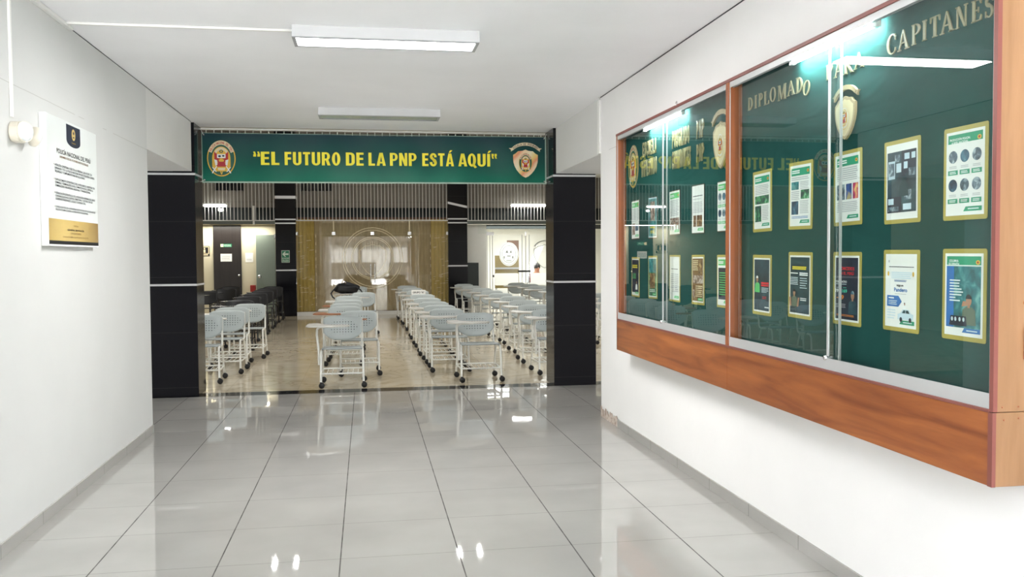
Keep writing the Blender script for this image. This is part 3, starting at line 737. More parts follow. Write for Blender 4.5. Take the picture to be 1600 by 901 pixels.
MB().box(XR-.034, XR-.017, CY0-.02, CY0-.004, 1.17, 1.28).build('latch', REDBOX, cab, bevel=.003)
def cab_lamp(y0, y1, label):
    t = thing('tube_lamp', label, 'lamp', (2.086, (y0+y1)/2, CT))
    L = (y1-y0)/2
    MB().box(-.014, .014, -L, L, -.022, 0).build('batten', WHITE_PLASTIC, t, bevel=.003)
    MB().cyl((0, -L+.03, -.036), (0, L-.03, -.036), .011, 12).build('tube', TUBE_ON, t)
    for s in (-1, 1): MB().box(-.012, .012, s*(L-.015)-.015, s*(L-.015)+.015, -.05, -.022).build('lamp_holder', WHITE_PLASTIC, t, bevel=.003)
cab_lamp(5.62, 6.46, 'glowing white tube lamp at the top of the far cabinet bay')
cab_lamp(3.36, 4.12, 'glowing white tube lamp at the top of the near cabinet bay')

FB = 2.1295   # felt face
def board(yc, zc, rot=0.): return frame((FB, yc, zc), (0, -1, 0), (0, 0, 1)) @ Matrix.Rotation(rot, 4, 'Z')

# --- serif letters cut from gold sheet
def serif(ch):
    """polygons of a bold roman capital in a unit box (width w)"""
    S, s, b = .19, .07, .06
    R = lambda x0, x1, y0, y1: rect(x0, x1, y0, y1)
    st = lambda x, w=S: [R(x, x+w, 0, 1), R(x-.07, x+w+.07, 0, b), R(x-.07, x+w+.07, 1-b, 1)]
    rings = []
    if ch == 'I': return .5, st(.155), []
    if ch == 'L': return .75, st(.1)+[R(.1, .72, 0, b), [(.60, 0), (.74, 0), (.74, .28), (.69, .28)]], []
    if ch == 'E': return .75, st(.1)+[R(.1, .70, 0, b), R(.1, .68, 1-b, 1), R(.25, .52, .48, .54), [(.58, 0), (.72, 0), (.74, .26), (.69, .26)], [(.56, 1), (.70, 1), (.70, .76), (.65, .76)], R(.48, .53, .38, .64)], []
    if ch == 'T': return .8, [R(.305, .305+S, 0, 1), R(.22, .58, 0, b), R(.02, .78, 1-b, 1), [(.02, 1), (.02, .72), (.07, .72), (.16, 1)], [(.78, 1), (.64, 1), (.73, .72), (.78, .72)]], []
    if ch == 'A': return .95, [[(.44, 1), (.52, 1), (.93, 0), (.71, 0)], [(.44, 1), (.50, .92), (.17, 0), (.09, 0)], R(.22, .70, .32, .39), R(.0, .28, 0, b), R(.62, .98, 0, b)], []
    if ch == 'M': return 1.1, [R(.12, .19, 0, 1), R(.86, .86+S, 0, 1), [(.10, 1), (.30, 1), (.60, .05), (.50, .05)], [(.86, 1), (.93, 1), (.58, .05), (.50, .05)], R(.04, .28, 0, b), R(.80, 1.1, 0, b), R(.04, .28, 1-b, 1), R(.88, 1.1, 1-b, 1)], []
    if ch == 'N': return .95, [R(.12, .19, 0, 1), R(.75, .82, 0, 1), [(.08, 1), (.30, 1), (.82, 0), (.68, 0)], R(.04, .28, 0, b), R(.66, .92, 1-b, 1), R(.02, .22, 1-b, 1)], []
    if ch == 'D': return .9, st(.1)+[], [(arc(.28, .5, .60, .5, -PI/2, PI/2, 14), arc(.28, .5, .40, .43, -PI/2, PI/2, 14))]
    if ch in 'PR':
        p = st(.1); r = [(arc(.30, .73, .44, .27, -PI/2, PI/2, 12), arc(.30, .73, .25, .21, -PI/2, PI/2, 12))]
        p += [R(.25, .32, 1-b, 1), R(.25, .32, .46, .52)]
        if ch == 'R': p += [[(.36, .50), (.54, .50), (.92, 0), (.70, 0)], R(.66, .98, 0, b)]
        return (.95 if ch == 'R' else .78), p, r
    if ch == 'O': return .95, [], [(arc(.475, .5, .475, .5, 0, 2*PI, 28), arc(.475, .5, .275, .45, 0, 2*PI, 28))]
    if ch == 'C': return .85, [[(.70, .98), (.76, .98), (.78, .66), (.73, .66)], [(.73, .3), (.79, .3), (.78, .12), (.68, .08)]], [(arc(.48, .5, .47, .51, math.radians(42), math.radians(318), 24), arc(.50, .5, .29, .45, math.radians(48), math.radians(312), 24))]
    if ch == 'S':
        return .7, [[(.54, .97), (.60, .97), (.61, .68), (.56, .68)], [(.06, .32), (.11, .32), (.12, .03), (.06, .03)]], [
            (arc(.33, .73, .28, .28, math.radians(35), math.radians(255), 16), arc(.35, .75, .14, .20, math.radians(35), math.radians(255), 16)),
            (arc(.34, .27, .30, .28, math.radians(75), math.radians(-145), 16), arc(.32, .26, .15, .21, math.radians(75), math.radians(-145), 16)),
            ([(.16, .60), (.30, .46), (.46, .40)], [(.30, .66), (.40, .58), (.52, .50)])]
def letter(ch, yc, z0, z1, w, rot, label, group):
    wid, polys, rings = serif(ch); h = z1-z0; mb = MB(); k = w/wid
    for p in polys:
        mb.prism([((x-wid/2)*k, (y-.5)*h) for x, y in p], 0, .005)
    for a, b in rings:
        A = [((x-wid/2)*k, (y-.5)*h) for x, y in a]; B = [((x-wid/2)*k, (y-.5)*h) for x, y in b]
        for i in range(len(A)-1): mb.prism([A[i], A[i+1], B[i+1], B[i]], 0, .005)
    o = mb.build('gold_letter', LETTER, None); o.matrix_world = board(yc, (z0+z1)/2, rot); tag(o, label, 'letter', group)
    return o
ORD = ['first', 'second', 'third', 'fourth', 'fifth', 'sixth', 'seventh', 'eighth', 'ninth', 'tenth', 'eleventh']
def word(w, cs, grp):
    for i, (ch, yc, wd, z0, z1, rot) in enumerate(cs):
        extra = ', slipped and tilted' if abs(rot) > .15 else ''
        letter(ch, yc, z0, z1, wd, rot, f'gold serif letter {ch}, {ORD[i]} letter of {w} on the felt{extra}', grp)
word('DIPLOMADO', [('D', 4.677, .064, 2.331, 2.402, -.06), ('I', 4.610, .036, 2.330, 2.402, 0), ('P', 4.547, .054, 2.331, 2.403, 0), ('L', 4.478, .062, 2.328, 2.401, 0), ('O', 4.402, .068, 2.330, 2.407, 0),
     ('M', 4.301, .092, 2.322, 2.401, 0), ('A', 4.203, .080, 2.328, 2.402, 0), ('D', 4.115, .068, 2.325, 2.403, 0), ('O', 4.042, .062, 2.298, 2.373, -.42)], 'gold letters of the word DIPLOMADO')
word('PARA', [('P', 3.825, .06, 2.333, 2.404, 0), ('A', 3.747, .078, 2.330, 2.400, 0), ('R', 3.661, .08, 2.327, 2.398, 0), ('A', 3.580, .078, 2.333, 2.402, 0)], 'gold letters of the word PARA')
word('CAPITANES', [('C', 3.335, .066, 2.338, 2.419, 0), ('A', 3.256, .076, 2.338, 2.419, 0), ('P', 3.172, .060, 2.341, 2.421, 0), ('I', 3.120, .038, 2.342, 2.420, 0), ('T', 3.057, .062, 2.341, 2.419, 0),
     ('A', 2.988, .077, 2.339, 2.419, 0), ('N', 2.906, .068, 2.338, 2.417, 0), ('E', 2.827, .055, 2.338, 2.415, 0), ('S', 2.761, .049, 2.336, 2.413, 0)], 'gold letters of the word CAPITANES')
# --- thick block letters in the far bay
def block_word(w, yc, width, z0, z1, where):
    n_ = len(w); lw = width/n_
    for i, ch in enumerate(w):
        me = text_mesh(ch, .03, .5, 2); vs = [v.co for v in me.vertices]
        a, b = min(v.x for v in vs), max(v.x for v in vs); c, d = min(v.y for v in vs), max(v.y for v in vs)
        for v in me.vertices: v.co = ((v.co.x-(a+b)/2)/(b-a)*lw*(.70 if ch != 'I' else .3), ((v.co.y-c)/(d-c)-.5)*(z1-z0), (v.co.z+.5)*.005)
        me.name = 'block_letter'; me.materials.clear(); me.materials.append(LETTER2)
        o = bpy.data.objects.new('block_letter', me); COL.objects.link(o)
        o.matrix_world = board(yc+width/2-lw*(i+.5), (z0+z1)/2)
        tag(o, f'thick gold block letter, {ORD[i]} of {w} in the {where} line of the far bay', 'letter', f'block letters of {w}, {where} line')
block_word('ESCUELA', 6.464, .34, 2.285, 2.396, 'upper'); block_word('POSGRADO', 5.789, .345, 2.27, 2.39, 'upper'); block_word('PNP', 5.429, .14, 2.278, 2.395, 'upper')
block_word('DIPLOMADO', 6.47, .37, 2.132, 2.258, 'lower'); block_word('COMANDANTES', 5.777, .37, 2.125, 2.248, 'lower'); block_word('PNP', 5.428, .14, 2.127, 2.241, 'lower')

# --- emblems on the felt
t = thing('oval_crest', 'oval green and gold police crest on the felt at the far end', 'emblem', M=board(6.868, 2.238))
MB().prism(ell(0, 0, .131, .172, 36), 0, .004).build('backing_board', PLYGOLD, t)
crest(t, 0, 0, .25, .33, 8)
for yc, zc, w, h, lab in ((5.079, 2.225, .262, .357, 'cut-out gold shield with police crest beside the cabinet divider'), (3.676, 2.158, .184, .242, 'small cut-out gold shield with police crest under the word PARA')):
    t = thing('shield_emblem', lab, 'emblem', M=board(yc, zc))
    f, sy, sh, l2 = shield(t, 0, 0, w, h, 0, PLYGOLD, PLYGOLD, .012, False)
    G(t, 'shield_inlay', CREAM, shield_poly(0, sy, w*.9*.86, sh*.86), l2)
    crest(t, 0, sy+.01*h, w*.42, sh*.56, l2+1, False, EM_WHITE)

# --- the sheets pinned to the felt
def bars(x0, x1, y0, y1, n_, seed=0, ragged=.25, fill=.42):
    rnd = random.Random(seed); out = []
    for i in range(n_):
        yc = y1-(i+.5)*(y1-y0)/n_; hh = (y1-y0)/n_*fill/2
        e = x1-(x1-x0)*ragged*rnd.random()*(1 if i % 4 == 3 else .3)
        out.append(rect(x0, e, yc-hh, yc+hh))
    return out
def person_print(p, x, y, s, lay, cloth, skin=SKIN_P, cap=None):
    f = G(p, 'printed_figure', cloth, [[(x-.30*s, y), (x+.30*s, y), (x+.26*s, y+.42*s), (x+.10*s, y+.52*s), (x-.10*s, y+.52*s), (x-.26*s, y+.42*s)]], lay)
    G(f, 'printed_face', skin, [ell(x, y+.68*s, .115*s, .155*s, 14), rect(x-.05*s, x+.05*s, y+.48*s, y+.56*s)], lay+1)
    G(f, 'printed_hair', cap or BLACK, [arc(x, y+.72*s, .125*s, .14*s, .1, PI-.1, 10)], lay+2)
class Sheet:
    def __init__(s, yc, z0, z1, w, label, border=GOLD_CARD, bmargin=.016, rot=0., paper=PAPER):
        s.w, s.h = w, z1-z0
        s.t = thing('pinned_sheet', label, 'notice', M=board(yc, (z0+z1)/2, rot), group='printed sheets on the cabinet felt')
        W, Hh = w/2, s.h/2
        mb = MB().prism(rrect(-W, W, -Hh, Hh, .008), 0, .0022)
        random.seed(int(yc*1000)); c1, c2 = random.uniform(-.5, .5), random.uniform(0, 6)
        s.bend = None
        mb.build('backing_card', border, s.t)
        s.x, s.y = W-bmargin, Hh-bmargin*1.05
        G(s.t, 'paper', paper, rect(-s.x, s.x, -s.y, s.y), 5)
    def r(s, u0, u1, v0, v1): return rect((u0*2-1)*s.x, (u1*2-1)*s.x, (v0*2-1)*s.y, (v1*2-1)*s.y)
    def P(s, u, v): return ((u*2-1)*s.x, (v*2-1)*s.y)
    def g(s, name, m, boxes, lay=6): return G(s.t, name, m, [s.r(*b) for b in boxes], lay)
    def lines(s, u0, u1, v0, v1, n_, m=None, lay=7, rag=.25, fill=.42):
        a, b = s.P(u0, v0), s.P(u1, v1); return G(s.t, 'text_block', m or GREY_T, bars(a[0], b[0], a[1], b[1], n_, int(abs(a[1])*9999), rag, fill), lay)
    def txt(s, str_, m, u0, u1, v0, v1, lay=8, bold=.03, name='heading'):
        a, b = s.P(u0, v0), s.P(u1, v1); return T(s.t, name, str_, m, a[0], b[0], a[1], b[1], lay, bold)
    def header(s, col=GREENH, txt=None, full=False):
        s.g('header_band', col, [(.07, .95, .83, .955)] if not full else [(.05, .95, .86, .965)])
        if txt: s.txt(txt, WHITE_INK, .1, .1+.011*max(len(k) for k in txt.split('\n'))*2.6, .855, .925)
        else: s.lines(.1, .5, .86, .925, 2, WHITE_INK, 7, .3, .6)
        c = s.P(.87, .893); G(s.t, 'header_emblem', GOLD, [ell(c[0], c[1], s.x*.11, s.y*.055, 14)], 7)
        G(s.t, 'header_emblem_centre', EM_RED, [ell(c[0], c[1], s.x*.05, s.y*.028, 10)], 8)
    def footer(s, col=GREENH):
        a = s.P(.48, .045); b = s.P(.95, .1); G(s.t, 'footer_tab', col, [[(a[0], a[1]), (b[0], a[1]), (b[0], b[1]), (a[0]+.012, b[1])]], 7)
        s.lines(.6, .88, .055, .09, 1, LIGHT_T, 8, 0, .4)
TOP, BOT = (1.655, 1.985), (1.205, 1.532)
AY = [6.817, 6.386, 5.906, 5.468, 5.042]; AW = .212
BY = [4.527, 4.099, 3.664, 3.258, 2.878]; BWD = [.23, .243, .235, .242, .238]
LB = 'sheet in the far bay'
# far bay, top row
s = Sheet(AY[0], 1.656, 1.966, .206, 'green-headed '+LB+', top row farthest from the divider', BROWN_CARD, .006, .01)
s.header(GREENL); s.lines(.08, .92, .45, .8, 9); s.g('photo', PH_WARM, [(.08, .46, .1, .4)]); s.g('photo', PH_NAVY, [(.5, .92, .2, .36)]); s.footer(GREENL)
s = Sheet(AY[1], 1.653, 1.965, .206, 'turquoise poster of clustered faces in the far bay, top row', BROWN_CARD, .006, -.01, PALEBLUE)
s.g('photo', PH_TEAL, [(.04, .96, .03, .97)]); s.g('photo', PH_WARM, [(.25, .8, .42, .9)], 7); s.txt('HOMENAJE', YELLOW, .2, .8, .22, .28); s.lines(.25, .75, .1, .18, 2, YELLOW, 8)
s = Sheet(AY[2], 1.666, 1.978, .216, 'green-headed sheet with photo of white-clad people in the far bay', BROWN_CARD, .006, .012)
s.header(GREENL); s.lines(.08, .92, .42, .8, 10); s.g('photo', PH_WARM, [(.06, .94, .1, .38)])
for i, u in enumerate((.22, .5, .78)):
    a = s.P(u, .1); person_print(s.t, a[0], a[1], s.y*.42*(1.25 if i == 1 else 1), 7, WHITE_INK)
s.footer(GREENL)
s = Sheet(AY[3], 1.664, 1.982, .220, 'plain white sheet with two brown photos low down in the far bay', BROWN_CARD, .006, -.006)
s.lines(.1, .9, .76, .8, 1, DARK_T, 7, 0); s.lines(.1, .8, .7, .73, 1); s.lines(.1, .92, .42, .66, 7); s.g('photo', PH_BROWN, [(.12, .36, .13, .37), (.42, .86, .13, .37)]); s.footer(GREENL)
def circles(s, hcol):
    for r_, v in enumerate((.70, .36)):
        for k, u in enumerate((.19, .5, .81)):
            c = s.P(u, v); G(s.t, 'round_photo', (PH_SILVER, PH_NAVY, PH_SILVER)[(k+r_) % 3], [ell(c[0], c[1], s.x*.235, s.y*.15, 20)], 7)
            s.lines(u-.1, u+.1, v-.14, v-.105, 2, GREY_T, 7, .2, .4)
            q = s.g('number_tag', hcol, [(u-.13, u+.13, v-.215, v-.16)], 7); s.lines(u-.09, u+.09, v-.205, v-.17, 2, WHITE_INK, 8, .3, .5)
s = Sheet(AY[4], 1.665, 1.972, .214, 'green-headed sheet of round photos half behind the cabinet divider', BROWN_CARD, .006, .0)
s.header(GREENL); circles(s, GREENL); s.footer(GREENL)
# far bay, bottom row
s = Sheet(AY[0], 1.195, 1.512, .206, 'dark poster with yellow title in the far bay, bottom row', GOLD_CARD, .012, -.012)
s.g('print', NAVY, [(.03, .97, .08, .97)]); s.lines(.1, .8, .74, .84, 2, YELLOW, 7, .1, .6); s.lines(.1, .6, .45, .6, 4, GREENL); a = s.P(.68, .16); person_print(s.t, a[0], a[1], s.y*.6, 7, WHITE_INK); s.footer(GREENL)
s = Sheet(AY[1], 1.200, 1.522, .210, 'olive group-photo poster in the far bay, bottom row', GOLD_CARD, .012, .01)
s.g('photo', PH_GREEN, [(.03, .97, .03, .97)]); s.g('photo', PH_TEAL, [(.03, .97, .62, .97)], 7); s.g('photo', PH_BROWN, [(.15, .85, .22, .6)], 8); s.lines(.15, .85, .12, .2, 2, WHITE_INK, 9); s.footer(GREENL)
s = Sheet(AY[2], 1.201, 1.527, .218, 'white sheet ruled with faint tables in the far bay', GOLD_CARD, .012, -.008)
s.lines(.15, .85, .7, .735, 1, DARK_T, 7, 0); s.lines(.15, .5, .18, .62, 10); s.lines(.55, .9, .18, .62, 10); s.g('ruled_line', GREY_T, [(.52, .53, .15, .64), (.12, .9, .41, .415)]); s.footer(GREENL)
s = Sheet(AY[3], 1.203, 1.527, .222, 'brown newspaper-style poster in the far bay, bottom row', GOLD_CARD, .014, .006)
s.g('print', BROWNP, [(.03, .97, .03, .97)]); s.lines(.08, .55, .7, .94, 6, CREAM); s.g('photo', PH_BROWN, [(.58, .94, .64, .95)], 7); s.g('photo', PH_WARM, [(.06, .94, .42, .6)], 7); s.lines(.3, .92, .12, .38, 6, CREAM); s.g('photo', PH_WARM, [(.07, .22, .1, .28)], 7); s.footer(GREENL)
s = Sheet(AY[4], 1.206, 1.526, .222, 'gold-edged sheet with slate text panel half behind the cabinet divider', GOLD_CARD, .014, .0)
s.header(GREENL); s.g('print', NAVY, [(.07, .93, .12, .78)]); s.lines(.15, .85, .2, .7, 10, GREENL); s.footer(GREENL)
# near bay, top row
s = Sheet(BY[0], 1.650, 1.982, BWD[0], 'green-headed sheet with one wide photo next to the cabinet divider', rot=.012)
s.header(); s.lines(.08, .92, .62, .8, 6); s.g('photo', PH_GREEN, [(.07, .93, .45, .6)]); s.g('photo', PH_GREEN, [(.07, .46, .13, .42)], 6); s.lines(.52, .92, .15, .42, 9); s.footer()
s = Sheet(BY[1], 1.650, 1.985, BWD[1], 'green-headed sheet with three small staggered photos left of the sliding-pane joint', rot=-.012)
s.header(); s.lines(.08, .92, .75, .81, 2); s.g('photo', PH_TEAL, [(.07, .43, .60, .73)]); s.lines(.5, .92, .6, .73, 5); s.g('photo', PH_GREEN, [(.53, .93, .44, .59)]); s.lines(.07, .48, .43, .58, 5)
s.g('photo', PH_NAVY, [(.08, .42, .19, .41)]); s.lines(.5, .92, .2, .42, 8); s.lines(.1, .9, .12, .165, 2, BLUE); s.footer()
s = Sheet(BY[2], 1.654, 1.988, BWD[2], 'green-headed sheet with a row of three bright photos under the shield', rot=.01)
s.header(); s.lines(.07, .93, .60, .81, 7); s.g('photo', PH_SILVER, [(.07, .40, .33, .56)]); s.g('photo', PH_BLUE, [(.45, .68, .33, .56)]); s.g('photo', PH_MAG, [(.73, .94, .33, .56)]); s.lines(.07, .93, .14, .30, 6); s.footer()
s = Sheet(BY[3], 1.648, 1.985, BWD[3], 'white-framed dark blue collage poster second from the near post', rot=.008)
s.g('print', PH_DIM, [(.04, .96, .09, .90)]); s.g('print', NAVY, [(.5, .96, .6, .90), (.04, .5, .09, .3)], 7)
s.g('photo', PALEBLUE, [(.08, .3, .54, .78), (.34, .5, .62, .74), (.6, .76, .78, .86), (.82, .94, .78, .86), (.58, .70, .66, .75)], 8); s.g('photo', PH_SILVER, [(.1, .28, .58, .75), (.3, .46, .76, .86), (.74, .95, .56, .66), (.6, .82, .25, .38), (.08, .42, .11, .17)], 9)
s.g('clipping', PALEBLUE, [(.08, .26, .2, .28), (.56, .82, .12, .2)], 9)
a = s.P(.58, .3); person_print(s.t, a[0], a[1], s.y*.7, 10, TEALD, TEALD, NAVY)
s = Sheet(BY[4], 1.646, 1.984, BWD[4], 'green-headed sheet with six round photos beside the near cabinet post', rot=-.004)
s.header(GREENH, 'PRODUCCIÓN POLICIAL\nA NIVEL NACIONAL', True); circles(s, GREENH); s.footer()
# near bay, bottom row
s = Sheet(BY[0], 1.196, 1.524, BWD[0], 'dark street-photo poster with figure in green next to the divider', rot=-.01)
s.g('photo', PH_DIM, [(.04, .96, .03, .97)]); a = s.P(.24, .36); person_print(s.t, a[0], a[1], s.y*.72, 7, GREENL, SKIN_P, WHITE_INK)
s.g('title_bar', RED, [(.48, .94, .52, .555), (.48, .94, .48, .51)], 7); s.lines(.5, .92, .36, .46, 4, LIGHT_T); s.lines(.55, .8, .24, .3, 2, RED); s.lines(.7, .95, .08, .11, 1, WHITE_INK, 7, 0, .7)
s = Sheet(BY[1], 1.207, 1.537, BWD[1], 'dark teal poster of a woman raising her hands, yellow title', rot=-.012)
s.g('print', TEALD, [(.04, .96, .03, .97)]); s.g('print', PH_DIM, [(.04, .96, .03, .3)], 7); s.lines(.14, .84, .76, .82, 2, YELLOW, 8, .15, .7); s.lines(.06, .42, .69, .71, 1, WHITE_INK, 8, 0, .8); s.lines(.5, .9, .66, .72, 2, WHITE_INK, 8, .2, .7)
s.lines(.06, .44, .5, .64, 5, LIGHT_T, 8); s.lines(.52, .88, .44, .64, 5, LIGHT_T, 8, .3, .3); s.lines(.55, .85, .24, .3, 2, WHITE_INK, 8)
a = s.P(.26, .14); person_print(s.t, a[0], a[1], s.y*.68, 9, UNIF)
for u, sl in ((.1, -.03), (.44, .03)):
    a = s.P(u, .14); G(s.t, 'printed_hand', SKIN_P, [[(a[0]-.008, a[1]), (a[0]+.008, a[1]), (a[0]+.010+sl*.3, a[1]+.045), (a[0]-.006+sl*.3, a[1]+.045)]], 12)
s = Sheet(BY[2], 1.206, 1.535, BWD[2], 'navy homicide statistics poster with red title right of the pane joint', rot=-.006)
s.g('print', NAVY, [(.04, .96, .03, .97)]); s.txt('HOMICIDIOS', RED, .2, .82, .78, .83); s.txt('EN EL PERÚ', RED, .2, .8, .71, .765); s.txt('COMPARATIVO', WHITE_INK, .06, .52, .585, .62); s.lines(.06, .5, .555, .575, 1, LIGHT_T)
s.lines(.08, .2, .505, .52, 1, LIGHT_T); s.lines(.36, .5, .505, .52, 1, MINT); s.txt('198', WHITE_INK, .05, .24, .435, .49); s.txt('169', MINT, .33, .53, .435, .49); s.txt('-29', ORANGE, .1, .4, .33, .40); s.lines(.06, .48, .2, .27, 3, GREY_T, 8)
a = s.P(.76, .12); person_print(s.t, a[0], a[1], s.y*.82, 7, PH_DIM, SKIN_P, PH_NAVY); s.lines(.12, .85, .075, .11, 2, ORANGE, 12)
s = Sheet(BY[3], 1.211, 1.541, BWD[3], 'white sheet with blue arrow and small car, second from the near post', rot=-.006)
c = s.P(.12, .9); G(s.t, 'small_emblem', GREY_T, [ell(c[0], c[1], .004, .006, 10)], 7); s.lines(.12, .92, .815, .835, 1, DARK_T, 7, 0, .5); s.lines(.2, .85, .66, .76, 4, PALEBLUE, 7, .2, .6); s.lines(.3, .7, .62, .65, 2, BLUE, 7)
c1 = s.P(.1, .73); c2 = s.P(.9, .73); G(s.t, 'small_emblem', GOLD, [ell(c1[0], c1[1], .006, .010, 12), ell(c2[0], c2[1], .006, .010, 12)], 7)
s.txt('sigue', DARK_T, .38, .6, .55, .59, 8, .03); s.txt('Pandero', BLUE, .3, .72, .485, .54, 8, .02); s.lines(.32, .7, .45, .465, 1, GREY_T)
P = s.P; G(s.t, 'blue_arrow', BLUE, [[P(.07, .28), P(.44, .28), P(.55, .355), P(.44, .43), P(.07, .43)]], 7); s.lines(.12, .4, .3, .37, 3, LIGHT_T, 8); s.lines(.12, .3, .385, .41, 1, WHITE_INK, 8, 0, .7); s.lines(.08, .35, .1, .25, 4, PALEBLUE)
car = G(s.t, 'printed_car', PALEBLUE, [[P(.42, .11), P(.90, .11), P(.92, .19), P(.84, .20), P(.78, .25), P(.58, .25), P(.52, .20), P(.42, .18)]], 7)
G(car, 'car_window', TEALD, [[P(.57, .20), P(.67, .20), P(.67, .24), P(.61, .24)], [P(.69, .20), P(.80, .20), P(.76, .24), P(.69, .24)]], 8)
G(car, 'car_wheel', NAVY, [ell(*P(.53, .11), .009, .010, 14), ell(*P(.82, .11), .009, .010, 14)], 8)
a = s.P(.65, .25); person_print(s.t, a[0], a[1], s.y*.22, 8, WHITE_INK); s.footer()
s = Sheet(BY[4], 1.209, 1.542, BWD[4], 'green-headed blue poster of an officer beside the near cabinet post', rot=-.005)
s.header(GREENH, 'COLUMNA\nDE OPINIÓN', True); s.g('photo', PH_TEAL, [(.05, .95, .1, .845)]); s.g('photo', BLUE, [(.05, .25, .1, .845)], 7)
for i, (n1, n2) in enumerate(((.14, .42), (.14, .40), (.14, .40), (.14, .46), (.14, .5), (.14, .46), (.14, .3), (.14, .42))):
    s.lines(n1, n2, .66-.035*i, .685-.035*i, 1, WHITE_INK, 8, 0, .6)
a = s.P(.66, .14); person_print(s.t, a[0], a[1], s.y*.86, 9, UNIF)
a = s.P(.48, .36); G(s.t, 'printed_hand', SKIN_P, [[(a[0], a[1]), (a[0]+.03, a[1]+.004), (a[0]+.03, a[1]+.018), (a[0]+.008, a[1]+.02)]], 12)
G(s.t, 'printed_microphones', NAVY, [[P(.16, .12), P(.62, .12), P(.60, .24), P(.2, .24)]], 12)
G(s.t, 'microphone_caps', LIGHT_T, [ell(*P(u, .2), .006, .008, 10) for u in (.24, .33, .44, .54)], 13); s.footer(BLUE)

# ------------------------------------------------------------------ hall back wall
pillar('column', -2.322, -1.802, YB, YB+.5, HC, [(3.10, .075), (2.525, .034), (2.425, .034), (1.201, .034)], 'black granite column left of the gold glass partition')
pillar('column', 2.18, 2.697, YB, YB+.5, HC, [(2.915, .06, .115), (2.54, .034), (2.437, .034), (1.281, .034)], 'black granite column right of the gold glass partition')
YU = YB+.45
struct('wall_back', MB().box(-7, -2.322, YU, YU+.1, 2.86, HC).box(-1.802, 2.18, YU, YU+.1, 2.86, HC).box(2.697, 8, YU, YU+.1, 2.86, HC), UPPER)
struct('ceiling_sky_block', MB().box(-7.2, 8.2, YU+.1, 28, 2.97, 3.05), HALLCEIL)  # unseen slab added to keep sky light from leaking behind the back wall
struct('wall_sky_block', MB().box(-7.2, 8.2, 27.9, 28, 0, 3.0), HALLWALL)  # unseen wall added with the slab against the same sky leak
struct('void_shade_sheet', MB().box(-7, 8, YU+.6, YU+.65, 2.3, 2.95), DARKVOID)  # near-black sheet painting the shade of the open void behind the grilles
struct('trim_8', MB().box(-7, -2.322, YB+.04, YB+.2, 2.405, 2.485).box(2.697, 8, YB+.04, YB+.2, 2.405, 2.485), LINTEL)
struct('ceiling_bay', MB().box(-7, -2.33, YB+.2, YB+1.0, 2.42, 2.45), CREAMWALL)
for i, (a, b) in enumerate(((-3.868, -3.175), (-1.66, -.88))):
    w_ = struct(f'window_{i+1}', MB().box(a, b, YU-.02, YU-.002, 3.30, 4.80), DARKGLASS)
    mb = MB()
    for k in range(5): mb.box(a-.02+(b-a+.02)*k/4, a+(b-a+.02)*k/4, YU-.03, YU-.02, 3.28, 4.82)
    mb.build('window_frame', BLACKMET, w_)
def grille(x0, x1, label, post=None):
    t = thing('security_grille', label, 'grille', (x0, YB+.03, 2.485)); L = x1-x0; hh = 1.75
    MB().box(0, L, -.012, .012, 0, .022).build('rail', WHITE_METAL, t); MB().box(0, L, -.012, .012, hh, hh+.03).build('rail', WHITE_METAL, t)
    k = int(L/.0905); first = None
    for i in range(k+1):
        if first is None: first = MB().cyl((.03, 0, .02), (.03, 0, hh), .0095, 5).build('bar', WHITE_METAL, t)
        else:
            b = first.copy(); b.parent = t; COL.objects.link(b); b.location = (i*(L-.06)/k, 0, 0)
    if post is not None: MB().cyl((post-x0, -.03, -.10), (post-x0, -.03, .39), .028, 8).build('post', WHITE_METAL, t)
grille(-6.9, -2.33, 'white vertical-bar grille above the dark door bay', -2.86)
grille(-1.795, 2.175, 'white vertical-bar grille above the gold glass partition')
grille(2.70, 7.2, 'white vertical-bar grille above the bright office bay')
def hall_tube(x0, x1, y, z, label):
    t = thing('tube_lamp', label, 'lamp', ((x0+x1)/2, y, z)); L = (x1-x0)/2
    MB().box(-L, L, -.03, .03, .03, .06).build('batten', WHITE_METAL, t); MB().cyl((-L+.02, 0, 0), (L-.02, 0, 0), .028, 10).build('tube', TUBE_HALL, t)
    for s_ in (-1, 1): MB().box(s_*(L-.02)-.02, s_*(L-.02)+.02, -.025, .025, -.03, .04).build('lamp_holder', WHITE_METAL, t)
    for s_ in (-.6, .6): MB().cyl((s_*L, 0, .06), (s_*L, 0, HC-z if y < YU else .3), .006, 5).build('hanger', WHITE_METAL, t)
hall_tube(-4.11, -3.50, YB-.05, 2.875, 'lit tube lamp glowing through the grille above the dark door')
hall_tube(3.86, 4.86, YB-.05, 2.90, 'lit tube lamp glowing through the grille above the office bay')
hall_tube(-3.83, -3.68, YB+.55, 2.79, 'short lit lamp low behind the grille above the dark door')
# spot clusters on the hall ceiling, seen mirrored in the corridor floor
def spots(x, y, label):
    t = thing('spotlight_cluster', label, 'ceiling light', (x, y, HC))
    MB().box(-.32, .32, -.22, .22, -.05, 0).build('plate', BLACKMET, t, bevel=.005)
    for sx in (-.22, .22):
        for sy in (-.14, .14): MB().cyl((sx, sy, -.075), (sx, sy, -.05), .04, 14).build('spot_lens', SPOT_ON, t)
spots(-1.75, 18.9, 'four-lamp black spotlight plate on the left of the hall ceiling'); spots(2.15, 18.9, 'four-lamp black spotlight plate on the right of the hall ceiling')

